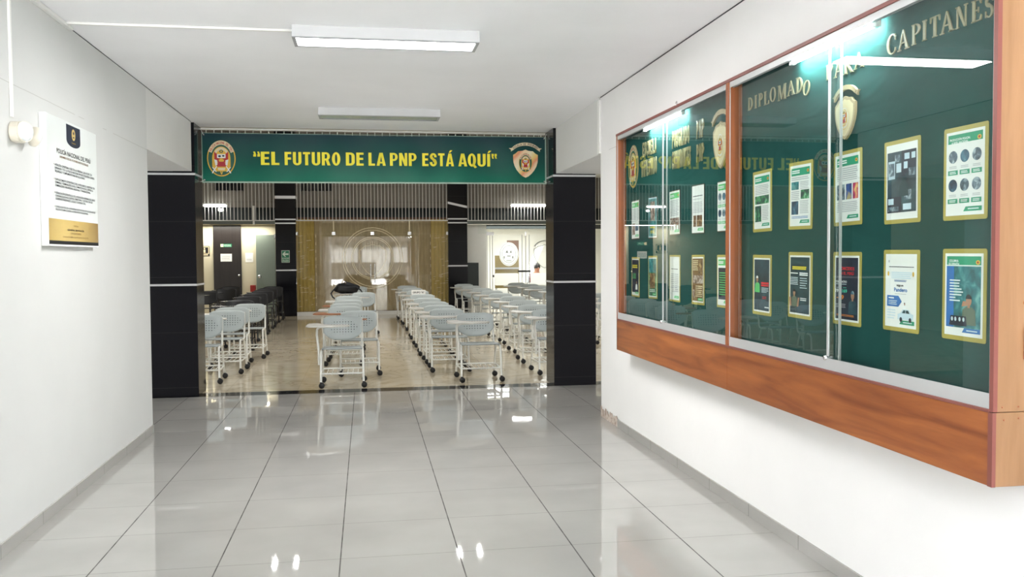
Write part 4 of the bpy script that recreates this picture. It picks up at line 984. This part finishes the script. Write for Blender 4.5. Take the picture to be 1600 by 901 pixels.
# left bay: cream wall, dark door, signs
YW = YB+.9
struct('wall_back_left', MB().box(-7, -2.0, YW, YW+.1, 0, 2.45), CREAMWALL)
d = struct('door_1', MB().box(-4.02, -3.30, YW-.04, YW-.002, 0, 2.40), WOOD_D)
d['label'] = 'dark veneered door in the cream back wall'
MB().lathe([(.02, 0), (.02, .02), (.012, .035), (.03, .05), (.03, .07), (0, .08)], (-3.36, YW-.04, 1.06), 'y', 14).build('door_knob', STEEL, d)
def flat_sign(name, label, cat, x, y, z, w, h, m, group=None):
    t = thing(name, label, cat, M=frame((x, y, z), (1, 0, 0), (0, 0, 1)), group=group)
    MB().box(-w/2, w/2, -h/2, h/2, 0, .006).build('panel', m, t); return t
L1 = .006/LAY+1
s_ = flat_sign('door_sign', 'small green and cream sign on the dark door', 'sign', -3.69, YW-.041, 1.865, .29, .085, SIGNGREEN)
G(s_, 'symbol_panel', CREAM, rect(-.14, -.065, -.037, .037), L1); T(s_, 'lettering', 'OFICINA', SIGNPALE, -.05, .13, -.005, .025, L1, .02); T(s_, 'lettering', 'ADMINISTRACIÓN', SIGNPALE, -.05, .13, -.032, -.014, L1, .02)
s_ = flat_sign('paper_notice', 'white paper notice taped to the dark door', 'notice', -3.69, YW-.041, 1.54, .29, .205, PAPER)
G(s_, 'text_block', GREY_T, bars(-.12, .12, -.06, .07, 5, 3), L1)
s_ = flat_sign('paper_notice', 'white square paper notice on the cream wall right of the door', 'notice', -3.10, YW-.002, 1.54, .20, .25, PAPER)
G(s_, 'text_block', GREY_T, bars(-.07, .07, -.08, -.03, 3, 5), L1)
s_ = flat_sign('pictogram_sign', 'black-framed white figure pictogram on the wall left of the dark door', 'sign', -4.32, YW-.002, 1.72, .40, .26, BLACK)
MB().ringstrip(rect(-.185, .185, -.075, .115), rect(-.165, .165, -.06, .10), L1*LAY).build('inner_border', CREAM, s_, fixn=False)
G(s_, 'figure', CREAM, [ell(.07, .065, .018, .022, 12), rect(.045, .095, -.03, .035), rect(.05, .065, -.055, -.03), rect(.075, .09, -.055, -.03)], L1); G(s_, 'caption_bar', CREAM, rect(-.16, .16, -.115, -.09), L1)
gd = thing('glass_door', 'half-open greenish glass door leaf beside the black column', 'door', (-2.40, YB+.72, 0))
MB().box(-.50, .0, -.006, .006, .02, 2.14).build('leaf', GLASS_F, gd)
MB().lathe([(.045, 0), (.045, .02), (.02, .03), (0, .03)], (-.42, -.006, 1.03), 'y', 16).build('lock', STEEL, gd)
MB().box(-.03, 0.02, -.02, .02, 2.05, 2.16).build('hinge', STEEL, gd); MB().box(-.03, 0.02, -.02, .02, .0, .1).build('hinge', STEEL, gd)
rb = thing('red_box', 'small red box against the cream wall behind the black chairs', 'box', (-3.0, YW-.12, 0))
MB().box(-.07, .07, -.06, .06, .55, .80).build('cabinet', REDBOX, rb, bevel=.01); MB().box(-.05, .05, .02, .05, 0, .55).build('stand', BLACKMET, rb); MB().box(-.1, .1, -.08, .1, 0, .02).build('foot', BLACKMET, rb)
s_ = flat_sign('exit_sign', 'green evacuation arrow sign on the black column', 'sign', -2.072, YB-.006, 1.56, .205, .315, SIGNPALE)
G(s_, 'green_panel', SIGNGREEN, [rect(-.093, .093, -.035, .147), rect(-.093, .093, -.147, -.045)], L1)
G(s_, 'arrow', SIGNPALE, [[(-.08, .06), (-.02, .125), (.012, .125), (-.025, .08), (.075, .08), (.075, .04), (-.025, .04), (.012, -.005), (-.02, -.005)]], L1+1)
T(s_, 'lettering', 'SALIDA', SIGNPALE, -.08, .08, -.135, -.085, L1+1, .02); T(s_, 'lettering', 'RUTA DE', SIGNPALE, -.08, .08, -.073, -.052, L1+1, .02)

# middle bay: bronze glass over curtains
struct('wall_back_middle', MB().box(-1.802, 2.18, YB+.44, YB+.5, 0, 2.6), BROWNP2)
struct('baseboard_back', MB().box(-1.802, 2.18, YB+.02, YB+.07, 0, .10), PAPER)
def curtain(x0, x1, m, label, amp, wl):
    nn = max(8, int((x1-x0)/wl*8))
    mb = MB().grid(lambda u, v: (x0+(x1-x0)*u, YB+.26+amp*math.sin(u*(x1-x0)/wl*2*PI), .10+2.44*v), nn, 2)
    o = mb.build('curtain', m, None); tag(o, label, 'curtain')
curtain(-1.34, 1.73, CURTAIN, 'wide brown curtain behind the middle of the gold glass partition', .018, .16)
curtain(-1.80, -1.345, GCURTAIN, 'narrow gold curtain at the left end of the glass partition', .022, .10)
curtain(1.735, 2.178, GCURTAIN, 'narrow gold curtain at the right end of the glass partition', .022, .10)
gp = thing('glass_partition', 'bronze glass partition with etched round emblem between the black columns', 'glass partition', (.172, YB+.08, 0))
xs = [-1.974, -1.01, 0., .98, 2.006]
for a, b in zip(xs[:-1], xs[1:]):
    q = MB().add([(a+.004, 0, .10), (b-.004, 0, .10), (b-.004, 0, 2.15), (a+.004, 0, 2.15)], [(0, 1, 2, 3)]).build('glass_panel', GLASS_G, gp, fixn=False)
MB().add([(xs[0], 0, 2.158), (xs[-1], 0, 2.158), (xs[-1], 0, 2.485), (xs[0], 0, 2.485)], [(0, 1, 2, 3)]).build('transom_glass', GLASS_G, gp, fixn=False)
for x in xs: MB().box(max(x-.045, -1.974), min(x+.045, 2.006), -.012, .012, 2.115, 2.20).build('patch_fitting', STEEL, gp)
for x in (-1.01, .98): MB().box(x-.014, x+.014, -.008, .008, 2.20, 2.485).build('fin', ETCH, gp)
for x in (-.055, .055): MB().cyl((x, -.05, .85), (x, -.05, 1.35), .012, 8).build('pull_handle', STEEL, gp)
mb = MB()
for r_ in (.80, .74, .56, .52):
    mb.ringstrip([(x, y) for x, y in ell(0, 1.50, r_, r_*1.02, 48)], [(x, y) for x, y in ell(0, 1.50, r_-.016, (r_-.016)*1.02, 48)], 0)
mb.ringstrip(shield_poly(0, 1.45, .72, .86), shield_poly(0, 1.45, .69, .82), 0)
for k in range(-5, 6): mb.flat(rect(k*.06-.006, k*.06+.006, 1.72, 1.95-.01*k*k), 0)
mb.v = [(x, -.004, y) for x, y, z in mb.v]; mb.build('etched_emblem', ETCH, gp, fixn=False)
mb = MB(); random.seed(11)
for k in range(60):
    x = random.choice([random.uniform(-1.95, -1.55), random.uniform(1.6, 2.0)]); z = random.uniform(.2, 2.1); L = random.uniform(.04, .12)
    mb.flat([(x, z), (x+L, z+.012), (x+L, z+.022), (x, z+.010)], 0)
for x in (-1.48, 1.53):
    for k in range(10): mb.flat(rect(x, x+.012, .25+k*.2, .33+k*.2), 0)
mb.v = [(x, -.004, y) for x, y, z in mb.v]; mb.build('etched_dashes', ETCH, gp, fixn=False)

# right bay: glass doors and the bright office
struct('wall_office_back', MB().box(2.5, 8, 27.6, 27.7, 0, 2.6), ROOMWHITE)
struct('wall_office_side', MB().box(2.55, 2.65, YB+.5, 27.6, 0, 2.6), ROOMWHITE)
struct('ceiling_office', MB().box(2.5, 8, YB+.2, 27.7, 2.42, 2.47), ROOMWHITE)
struct('wall_back_right', MB().box(2.69, 3.255, YB+.30, YB+.36, 0, 2.40), ROOMWHITE)
o = thing('display_screen', 'dark flat display screen on a stand in front of the white office wall', 'screen', (2.845, YB+.12, 0))
MB().box(-.165, .165, -.02, .02, .70, 1.36).build('panel', DARKGREEN, o, bevel=.004); MB().cyl((0, .0, .02), (0, .0, .70), .02, 10).build('stand', BLACKMET, o); MB().box(-.15, .15, -.1, .1, 0, .02).build('foot', BLACKMET, o)
od = thing('office_glass_door', 'clear glass office doors with white emblems and frosted bands', 'door', (0, YB+.16, 0))
for a, b in ((3.262, 3.32), (3.32, 4.30), (4.34, 5.34), (5.34, 7.2)):
    MB().add([(a, 0, .02), (b, 0, .02), (b, 0, 2.13), (a, 0, 2.13)], [(0, 1, 2, 3)]).build('glass_leaf', GLASS_H, od, fixn=False)
MB().add([(3.0, 0, 2.14), (7.2, 0, 2.14), (7.2, 0, 2.405), (3.0, 0, 2.405)], [(0, 1, 2, 3)]).build('transom_glass', GLASS_H, od, fixn=False)
MB().box(3.24, 3.44, -.015, .015, 2.10, 2.19).build('hinge_patch', STEEL, od); MB().box(4.30, 4.34, -.015, .015, 2.09, 2.20).build('hinge_patch', STEEL, od)
for x in (3.255, 3.33, 3.40, 4.22, 4.32, 4.42): MB().box(x-.008, x+.008, -.01, .01, 0, 2.12).build('edge_strip', ALU, od)
MB().box(4.10, 4.44, -.06, -.03, 1.09, 1.14).build('pull_handle', BLACKMET, od); MB().box(3.40, 3.44, -.03, .0, .96, 1.02).build('lock', BLACKMET, od)
def yflat(mb, y=-.006): mb.v = [(x, y-z, yy) for x, yy, z in mb.v]; return mb
mb = yflat(MB().flat(rrect(3.455, 4.115, .735, 1.065, .04)).flat(rrect(4.45, 5.25, .735, 1.065, .04)).flat(rrect(3.455, 4.115, .08, .62, .04)).flat(rrect(4.45, 5.25, .08, .62, .04))); mb.build('frosted_band', FROST, od, fixn=False)
em = yflat(MB().flat(ell(3.852, 1.585, .265, .325, 36)), -.008).build('oval_emblem', FROST, od, fixn=False)
mb = MB()
for r_ in (.94, .74): mb.ringstrip(ell(3.852, 1.585, .265*r_, .325*r_, 36), ell(3.852, 1.585, .265*(r_-.04), .325*(r_-.04), 36))
for q in ([(3.76, 1.62), (3.80, 1.70), (3.84, 1.62)], [(3.87, 1.62), (3.91, 1.70), (3.94, 1.62)], ell(3.72, 1.50, .02, .04, 10), ell(3.96, 1.50, .02, .04, 10), rect(3.80, 3.90, 1.52, 1.545), rect(3.78, 3.92, 1.40, 1.42)): mb.flat(q)
yflat(mb, -.010).build('emblem_lines', ETCHG, em, fixn=False)
mb = MB(); mb.ringstrip(shield_poly(4.85, 1.52, .62, .66), shield_poly(4.85, 1.52, .59, .62)); mb.ringstrip(arc(4.85, 1.60, .36, .36, .6, PI-.6, 16), arc(4.85, 1.60, .33, .33, .6, PI-.6, 16), 0, False)
yflat(mb, -.008).build('shield_outline', ETCHG, od, fixn=False)
o = thing('room_divider', 'olive and brown panel standing inside the bright office', 'panel', (3.95, YB+1.2, 0))
MB().box(-.33, .36, 0, .04, .62, 1.55).build('lower_panel', OLIVE, o); MB().box(.02, .36, 0, .04, 1.55, 1.98).build('upper_panel', BROWNP2, o); MB().box(-.33, .36, -.02, -.001, 1.16, 1.21).build('rail', ALU, o); MB().box(-.32, -.27, 0, .04, 0, .62).box(.30, .35, 0, .04, 0, .62).build('leg', ALU, o)
dk = thing('office_desk', 'white office desk behind the glass doors', 'desk', (5.5, YB+1.6, 0))
MB().box(-.8, .8, -.35, .35, .71, .74).build('desktop', WHITE_PLASTIC, dk, bevel=.003); MB().box(-.78, .78, -.33, -.31, .2, .71).build('modesty_panel', WHITE_PLASTIC, dk)
for x in (-.77, .77): MB().box(x-.02, x+.02, -.33, .33, 0, .71).build('side_leg', WHITE_PLASTIC, dk)

# person seated in the office (mostly hidden by the right pillar)
def skin_figure(name, m, pts, edges, rad, parent=None, loc=(0, 0, 0), rz=0, sub=2):
    me = bpy.data.meshes.new(name); me.from_pydata(pts, edges, []); me.update()
    o = bpy.data.objects.new(name, me); COL.objects.link(o)
    md = o.modifiers.new('skin', 'SKIN'); md.use_smooth_shade = True
    sv = me.skin_vertices[0] if me.skin_vertices else None
    if sv is None:
        bm = bmesh.new(); bm.from_mesh(me); bm.verts.layers.skin.verify(); bm.to_mesh(me); bm.free(); sv = me.skin_vertices[0]
    for i, r_ in enumerate(rad): sv.data[i].radius = r_ if isinstance(r_, tuple) else (r_, r_)
    sv.data[0].use_root = True
    s2 = o.modifiers.new('sub', 'SUBSURF'); s2.levels = sub; s2.render_levels = sub
    me.materials.append(m); o.parent = parent; o.location = loc; o.rotation_euler = (0, 0, rz)
    return o
pp = thing('person', 'person with short dark hair in dark red shirt seated in the office', 'person', (5.02, YB+1.62+.62, 0), .25)
pts = [(0, 0, .53), (0, 0, .68), (0, -.02, .86), (0, -.02, .98), (0, -.03, 1.05), (0, -.04, 1.12), (0, -.05, 1.20), (0, -.04, 1.265),
       (.17, -.02, .96), (.22, -.08, .78), (.19, -.25, .76), (.17, -.33, .765), (-.17, -.02, .96), (-.22, -.08, .78), (-.19, -.25, .76), (-.17, -.33, .765),
       (.1, -.02, .52), (.12, -.42, .50), (.12, -.45, .28), (.12, -.44, .08), (.12, -.56, .045), (-.1, -.02, .52), (-.12, -.42, .50), (-.12, -.45, .28), (-.12, -.44, .08), (-.12, -.56, .045)]
ed = [(0, 1), (1, 2), (2, 3), (3, 4), (4, 5), (5, 6), (6, 7), (3, 8), (8, 9), (9, 10), (10, 11), (3, 12), (12, 13), (13, 14), (14, 15), (0, 16), (16, 17), (17, 18), (18, 19), (19, 20), (0, 21), (21, 22), (22, 23), (23, 24), (24, 25)]
rad = [(.15, .11), (.14, .10), (.15, .105), (.10, .09), (.055, .055), (.075, .085), (.085, .095), (.07, .08), .065, .05, .04, .035, .065, .05, .04, .035, .085, .07, .055, .04, .035, .085, .07, .055, .04, .035]
skin_figure('body', SKIN, pts, ed, rad, pp)
skin_figure('shirt', SHIRT, pts[:4]+[pts[8], pts[9], (.20, -.2, .765), pts[12], pts[13], (-.20, -.2, .765)], [(0, 1), (1, 2), (2, 3), (3, 4), (4, 5), (5, 6), (3, 7), (7, 8), (8, 9)], [(.16, .12), (.15, .11), (.16, .115), (.11, .10), .075, .06, .05, .075, .06, .05], pp)
skin_figure('trousers', TROUS, [pts[0], pts[16], pts[17], pts[18], pts[19], pts[21], pts[22], pts[23], pts[24]], [(0, 1), (1, 2), (2, 3), (3, 4), (0, 5), (5, 6), (6, 7), (7, 8)], [(.155, .12), .095, .08, .065, .05, .095, .08, .065, .05], pp)
hd = MB().lathe([(.0, .115), (.045, .108), (.08, .08), (.098, .035), (.100, -.01), (.092, -.05)], (0, -.035, 1.215), 'z', 18).build('hair', HAIR, pp); hd.rotation_euler = (-.0, 0, 0)
for s2 in (-1, 1):
    MB().lathe([(0, .012), (.012, .008), (.02, 0)], (0, 0, 0), 'x', 10).build('ear', SKIN, pp).location = (s2*.088, -.045, 1.17)
    MB().lathe([(0, .006), (.010, .003), (.012, -.002)], (s2*.033, -.138, 1.185), 'y', 10).build('eye', BLACK, pp)
MB().tube([(0, -.135, 1.19), (0, -.158, 1.155), (0, -.138, 1.145)], [.008, .014, .008], 8).build('nose', SKIN, pp)
MB().box(-.025, .025, -.142, -.128, 1.112, 1.120).build('mouth', EM_RED, pp)
oc = thing('office_chair', 'grey office chair under the seated person', 'chair', (5.02, YB+1.62+.64, 0), .25)
MB().box(-.24, .24, -.26, .2, .40, .45).build('seat', GREYPL, oc, bevel=.02); MB().box(-.22, .22, .18, .22, .55, .95).build('backrest', GREYPL, oc, bevel=.015); MB().cyl((0, 0, .08), (0, 0, .4), .03).build('gas_column', BLACKMET, oc); MB().box(-.03, .03, .17, .20, .42, .6).build('back_bracket', BLACKMET, oc)
for k in range(5):
    a = k*2*PI/5; MB().tube([(0, 0, .1), (.27*math.cos(a), .27*math.sin(a), .07), (.27*math.cos(a), .27*math.sin(a), .0)], [.025, .02, .02], 8).build('base_arm', BLACKMET, oc)

# ------------------------------------------------------------------ tablet-arm chairs (front towards -Y)
def make_chair(name, label, frame_m, back_m, seat_m, tab_m, edge_m, cast_m, group):
    t = thing(name, label, 'chair', (0, 0, 0), 0, group)
    r = .0135
    for s in (-1, 1):
        x = s*.245
        MB().tube([(x, -.262, .075), (x*.985, -.232, .40), (x*.97, -.20, .435), (x*.94, -.10, .437)], r).build('leg', frame_m, t)
        MB().tube([(x, .262, .075), (x*.975, .12, .40), (x*.96, .09, .432), (x*.94, -.02, .437)], r).build('leg', frame_m, t)
        MB().tube([(x*.94, .02, .425), (x*.94, .17, .43), (x*.94, .205, .46), (x*.93, .235, .60), (x*.92, .262, .785)], r*.95).build('back_post', frame_m, t)
        MB().cyl((x, -.258, .165), (x, .218, .165), r*.8, 6).build('side_rail', frame_m, t)
    MB().cyl((-.245, -.256, .17), (.245, -.256, .17), r*.85, 6).build('front_stretcher', frame_m, t)
    MB().cyl((-.245, .226, .17), (.245, .226, .17), r*.85, 6).build('rear_stretcher', frame_m, t)
    mb = MB()
    for k in range(7): mb.cyl((-.18+k*.06, -.255, .158), (-.18+k*.06, .225, .158), .0045, 5)
    mb.build('book_rack', frame_m, t)
    def seat(u, v):
        x = (u-.5)*.47*(1-.06*v); y = -.235+.43*v
        z = .462-.018*v-.008*max(0, .15-v)/.15*(.15-v)/.15-.008*math.sin(PI*u)*math.sin(PI*min(1, v*1.1))
        return (x, y, z)
    MB().grid(seat, 10, 8).build('seat', seat_m, t, solid=.011)
    def back(u, v):
        a = (u-.5)*2; x = a*.232
        zb = .515+.10*abs(a)**3.2; zt = .812-.035*abs(a)**6
        z = zb+(zt-zb)*v; y = .222+.16*(z-.5)+.025-.045*a*a
        return (x, y, z)
    MB().grid(back, 16, 10).build('backrest', back_m, t, solid=.010)
    # writing tablet
    prof = [(-.40, -.22), (-.405, -.30), (-.36, -.385), (-.26, -.415), (-.08, -.405), (.05, -.375), (.095, -.31), (.075, -.245), (-.0, -.215), (-.12, -.205), (-.20, -.165), (-.235, -.10), (-.25, -.02), (-.28, .035), (-.335, .055), (-.385, .02), (-.40, -.08)]
    mb = MB().prism(prof[::-1], .728, .742); mb.build('writing_tablet', tab_m, t, bevel=.003)
    pe = [(x*1.012-.0006, y*1.012) for x, y in prof]; e = MB().prism(pe[::-1], .724, .7275); e.build('tablet_underside', edge_m, t)
    for y in (-.19, -.10):
        MB().tube([(-.268, y*.55-.10, .27), (-.272, y*.55-.10, .46), (-.290, y*.8-.05, .62), (-.285, y-.02, .685), (-.255, y-.04, .712), (-.19, y-.06, .717), (-.10, y-.09, .717)], .0115).build('tablet_arm', frame_m, t)
    MB().box(-.275, -.232, -.235, -.13, .34, .375).build('clamp', frame_m, t, bevel=.004)
    for sx in (-1, 1):
        for sy in (-1, 1):
            x, y = sx*.245, sy*.262; c = .036
            k = MB().lathe([(.0, -.021), (.028, -.021), (.034, -.014), (.034, -.004), (.027, 0), (.034, .004), (.034, .014), (.028, .021), (.0, .021)], (x+.008, y, .034), 'y', 14)
            q = k.build('caster', cast_m, t)
            MB().tube([(x, y, .085), (x, y, .06), (x, y+.006, .045)], [.010, .012, .008], 8).build('caster_fork', BLACKPL, q)
    return t
grey = make_chair('tablet_armchair', '', WHITE_METAL, PERF, GREYPL, TABLET, TABLET_E, RUBBER, '')
black = make_chair('tablet_armchair', '', BLACKMET, BLACKPL, BLACKPL, BLACKTAB, BLACKTAB, RUBBER, '')
used = {'g': False, 'b': False}
def put(kind, x, y, rz, label, group, tab=None):
    proto = grey if kind == 'g' else black
    if not used[kind]:
        o = proto; o.location = (x, y, 0); o.rotation_euler = (0, 0, rz); o['label'] = label; o['group'] = group; used[kind] = True
    else: o = dup(proto, (x, y, 0), rz, label, group)
    if tab:
        for c in o.children:
            if c.name.startswith('writing_tablet'): c.material_slots[0].link = 'OBJECT'; c.material_slots[0].material = tab
    return o
random.seed(5)
# x, y are the chair centre (front feet are .262 nearer)
NTH = ['nearest', 'second', 'third', 'fourth', 'fifth', 'sixth', 'seventh', 'eighth', 'ninth', 'tenth', 'eleventh']
def column(kind, lst, desc, group, tabs={}):
    for i, q in enumerate(lst):
        x, y = q[:2]; rz = q[2] if len(q) > 2 else random.uniform(-.05, .05)
        ex = ', brown tablet' if tabs.get(i) else ''
        lab = f'{desc}, nearest to the threshold{ex}' if i == 0 else f'{desc}, {NTH[i]} from the threshold{ex}'
        put(kind, x, y+.262, rz, lab, group, tabs.get(i))
G_L = 'grey tablet chairs of the left column'
column('g', [(-.292, 10.47, .0), (-.10, 11.47, .02), (-.33, 12.6, -.03), (-.32, 13.5, .02), (-.31, 14.6, .0), (-.33, 16.1, .03), (-.05, 17.7, .05), (-.28, 19.5, -.02), (-.22, 21.4, .02)],
       'grey tablet chair in the middle-left column', 'grey tablet chairs of the middle-left column', {1: TABLET_W, 2: TABLET_W, 4: TABLET_W})
column('g', [(1.36, 10.60, .03), (1.085, 11.62, .0), (1.07, 12.55, .02), (1.05, 13.6, -.02), (1.05, 14.9, .03), (1.05, 16.4, .0), (1.06, 18.3, -.03), (1.04, 20.0, .02), (1.0, 21.7, .0)],
       'grey tablet chair in the middle-right column', 'grey tablet chairs of the middle-right column')
column('g', [(2.41, 11.07, .03), (2.43, 12.31, -.02), (2.52, 13.64, .03), (2.58, 15.07, .0), (2.57, 16.4, .04), (2.58, 17.8, -.03), (2.58, 19.3, .02), (2.54, 21.0, .0), (2.52, 22.5, .03)],
       'grey tablet chair in the column behind the right pillar', 'grey tablet chairs of the right column')
column('g', [(4.15, 14.2, .0), (4.45, 15.85, .03), (4.2, 17.4, -.03), (4.15, 19.0, .02), (4.08, 20.4, .0), (4.15, 21.8, .04), (4.0, 23.0, -.02)],
       'grey tablet chair in the far right column by the office', 'grey tablet chairs of the far right column')
column('g', [(-2.03, 11.1, .04), (-1.89, 12.02, -.02), (-1.92, 12.80, .03), (-1.80, 13.75, .0)],
       'grey tablet chair in the column behind the left pillar', G_L)
column('b', [(-2.12, 15.0, .03), (-2.2, 16.6, -.04), (-2.22, 18.1, .05), (-2.25, 19.5, .0), (-2.30, 20.9, -.03), (-2.30, 22.3, .04)],
       'black tablet chair in the row behind the grey left column', 'black tablet chairs of the left column')
column('b', [(-3.42, 19.6, .15), (-3.30, 21.2, -.1), (-3.36, 22.6, .05)], 'black tablet chair standing before the dark door', 'black tablet chairs by the dark door')

# things lying on tablets
bg = thing('backpack', 'black backpack slumped on a tablet in the middle-left column', 'bag', (-.44, 19.49, .742), .1)
def lump(u, v):
    a = u*2*PI; b = (v-.5)*PI
    r_ = 1+.10*math.sin(3*a+1)+.08*math.sin(5*b+a)
    return (.27*r_*math.cos(b)*math.cos(a), .15*r_*math.cos(b)*math.sin(a), .105+.105*r_*math.sin(b)*(1+.25*math.cos(a*2)))
MB().grid(lump, 24, 12).build('sack', BAGM, bg)
MB().tube([(-.2, -.08, .16), (-.28, -.12, .08), (-.33, -.13, .01), (-.30, -.20, -.06), (-.22, -.19, -.12)], .016, 6).build('strap', BAGM, bg)
MB().tube([(.2, -.05, .15), (.30, -.1, .08), (.34, -.12, .02), (.27, -.15, .012)], .016, 6).build('strap', BAGM, bg)
MB().tube([(-.05, 0, .22), (0, -.01, .27), (.06, 0, .22)], .009, 6).build('grab_handle', BAGM, bg)
sg = thing('tabletop_sign', 'white folded sign lettered in black on a middle-right tablet', 'sign', M=frame((1.06, 18.33, .744), (1, 0, 0), (0, .15, 1)))
MB().box(-.145, .145, 0, .10, -.001, .001).build('front_card', PAPER, sg); MB().add([(-.145, .10, -.001), (.145, .10, -.001), (.145, .0, -.06), (-.145, .0, -.06)], [(0, 1, 2, 3)]).build('rear_card', PAPER, sg)
T(sg, 'lettering', 'GRUPO “A”', BLACK, -.115, .12, .03, .068, 4, .03)

# ------------------------------------------------------------------ light
def area(name, loc, rot, sx, sy, e, col=(1, 1, 1)):
    l = bpy.data.lights.new(name, 'AREA'); l.shape = 'RECTANGLE'; l.size = sx; l.size_y = sy; l.energy = e; l.color = col
    o = bpy.data.objects.new(name, l); COL.objects.link(o); o.location = loc; o.rotation_euler = rot; return o
pt = area('sky_portal', (.165, -0.92, 1.5), (PI/2, 0, 0), 4.04, 2.98, 1); pt.data.cycles.is_portal = True
area('corridor_lamp_glow', (.153, 5.985, H-.085), (0, 0, 0), 1.15, .22, 55, (1, .99, .98))
for x, y in ((-1.6, 12.6), (2.0, 12.6), (-1.6, 15.8), (2.0, 15.8), (-5.2, 17.2), (5.9, 17.2)):
    area('hall_light', (x, y, HC-.1), (0, 0, 0), 2.2, 1.4, 41, (1, .98, .94))
sun = bpy.data.lights.new('sun', 'SUN'); sun.energy = 70; sun.angle = .3; sun.color = (1, .99, .98)
for x, rz in ((-6.3, -PI/2), (7.3, PI/2)):
    area('passage_fill', (x, 9.1, 1.2), (PI/2+.42, 0, rz), 1.7, 1.8, 60, (.97, .99, 1))  # added area lights brightening the far ceiling and beams; no opening stands there
so = bpy.data.objects.new('sun', sun); COL.objects.link(so); so.rotation_euler = Vector((-.15, -.55, -.82)).to_track_quat('-Z', 'Y').to_euler()
area('office_light', (4.6, 25.2, 2.38), (0, 0, 0), 3.0, 2.0, 85, (1, 1, .98))
area('door_bay_light', (-3.6, YB+.55, 2.38), (0, 0, 0), 2.0, .3, 26, (1, .96, .86))
w = bpy.data.worlds.new('sky'); SC.world = w; w.use_nodes = True
bgn = w.node_tree.nodes['Background']
sky = w.node_tree.nodes.new('ShaderNodeTexSky'); sky.sky_type = 'HOSEK_WILKIE'; sky.turbidity = 8; sky.sun_direction = (.3, -.6, .74)
mx = w.node_tree.nodes.new('ShaderNodeMix'); mx.data_type = 'RGBA'; mx.inputs[0].default_value = .9; mx.inputs[7].default_value = (.93, .97, 1.06, 1)
w.node_tree.links.new(sky.outputs[0], mx.inputs[6]); w.node_tree.links.new(mx.outputs[2], bgn.inputs[0]); bgn.inputs[1].default_value = 4.8

# ------------------------------------------------------------------ camera
cam = bpy.data.cameras.new('camera'); co = bpy.data.objects.new('camera', cam); COL.objects.link(co)
f_px, yaw, pitch, roll, hh = 1379.668, .163402518, .0364095292, -.00662869832, 1.52543
cy_, sy_, cp, sp = math.cos(yaw), math.sin(yaw), math.cos(pitch), math.sin(pitch)
fw = Vector((sy_*cp, cy_*cp, -sp)); r0 = Vector((cy_, -sy_, 0)); u0 = r0.cross(fw)
r1 = r0*math.cos(roll)+u0*math.sin(roll); u1 = -r0*math.sin(roll)+u0*math.cos(roll)
M = Matrix((r1, u1, -fw)).transposed().to_4x4(); M.translation = (0, 0, hh); co.matrix_world = M
cam.sensor_width = 36; cam.lens = f_px/1600*36; cam.clip_start = .05; cam.clip_end = 200
SC.camera = co
SC.view_settings.view_transform = 'Standard'; SC.view_settings.look = 'None'; SC.view_settings.exposure = .9
SC.cycles.use_denoising = True; SC.cycles.max_bounces = 10; SC.cycles.transparent_max_bounces = 16; SC.cycles.sample_clamp_indirect = 12
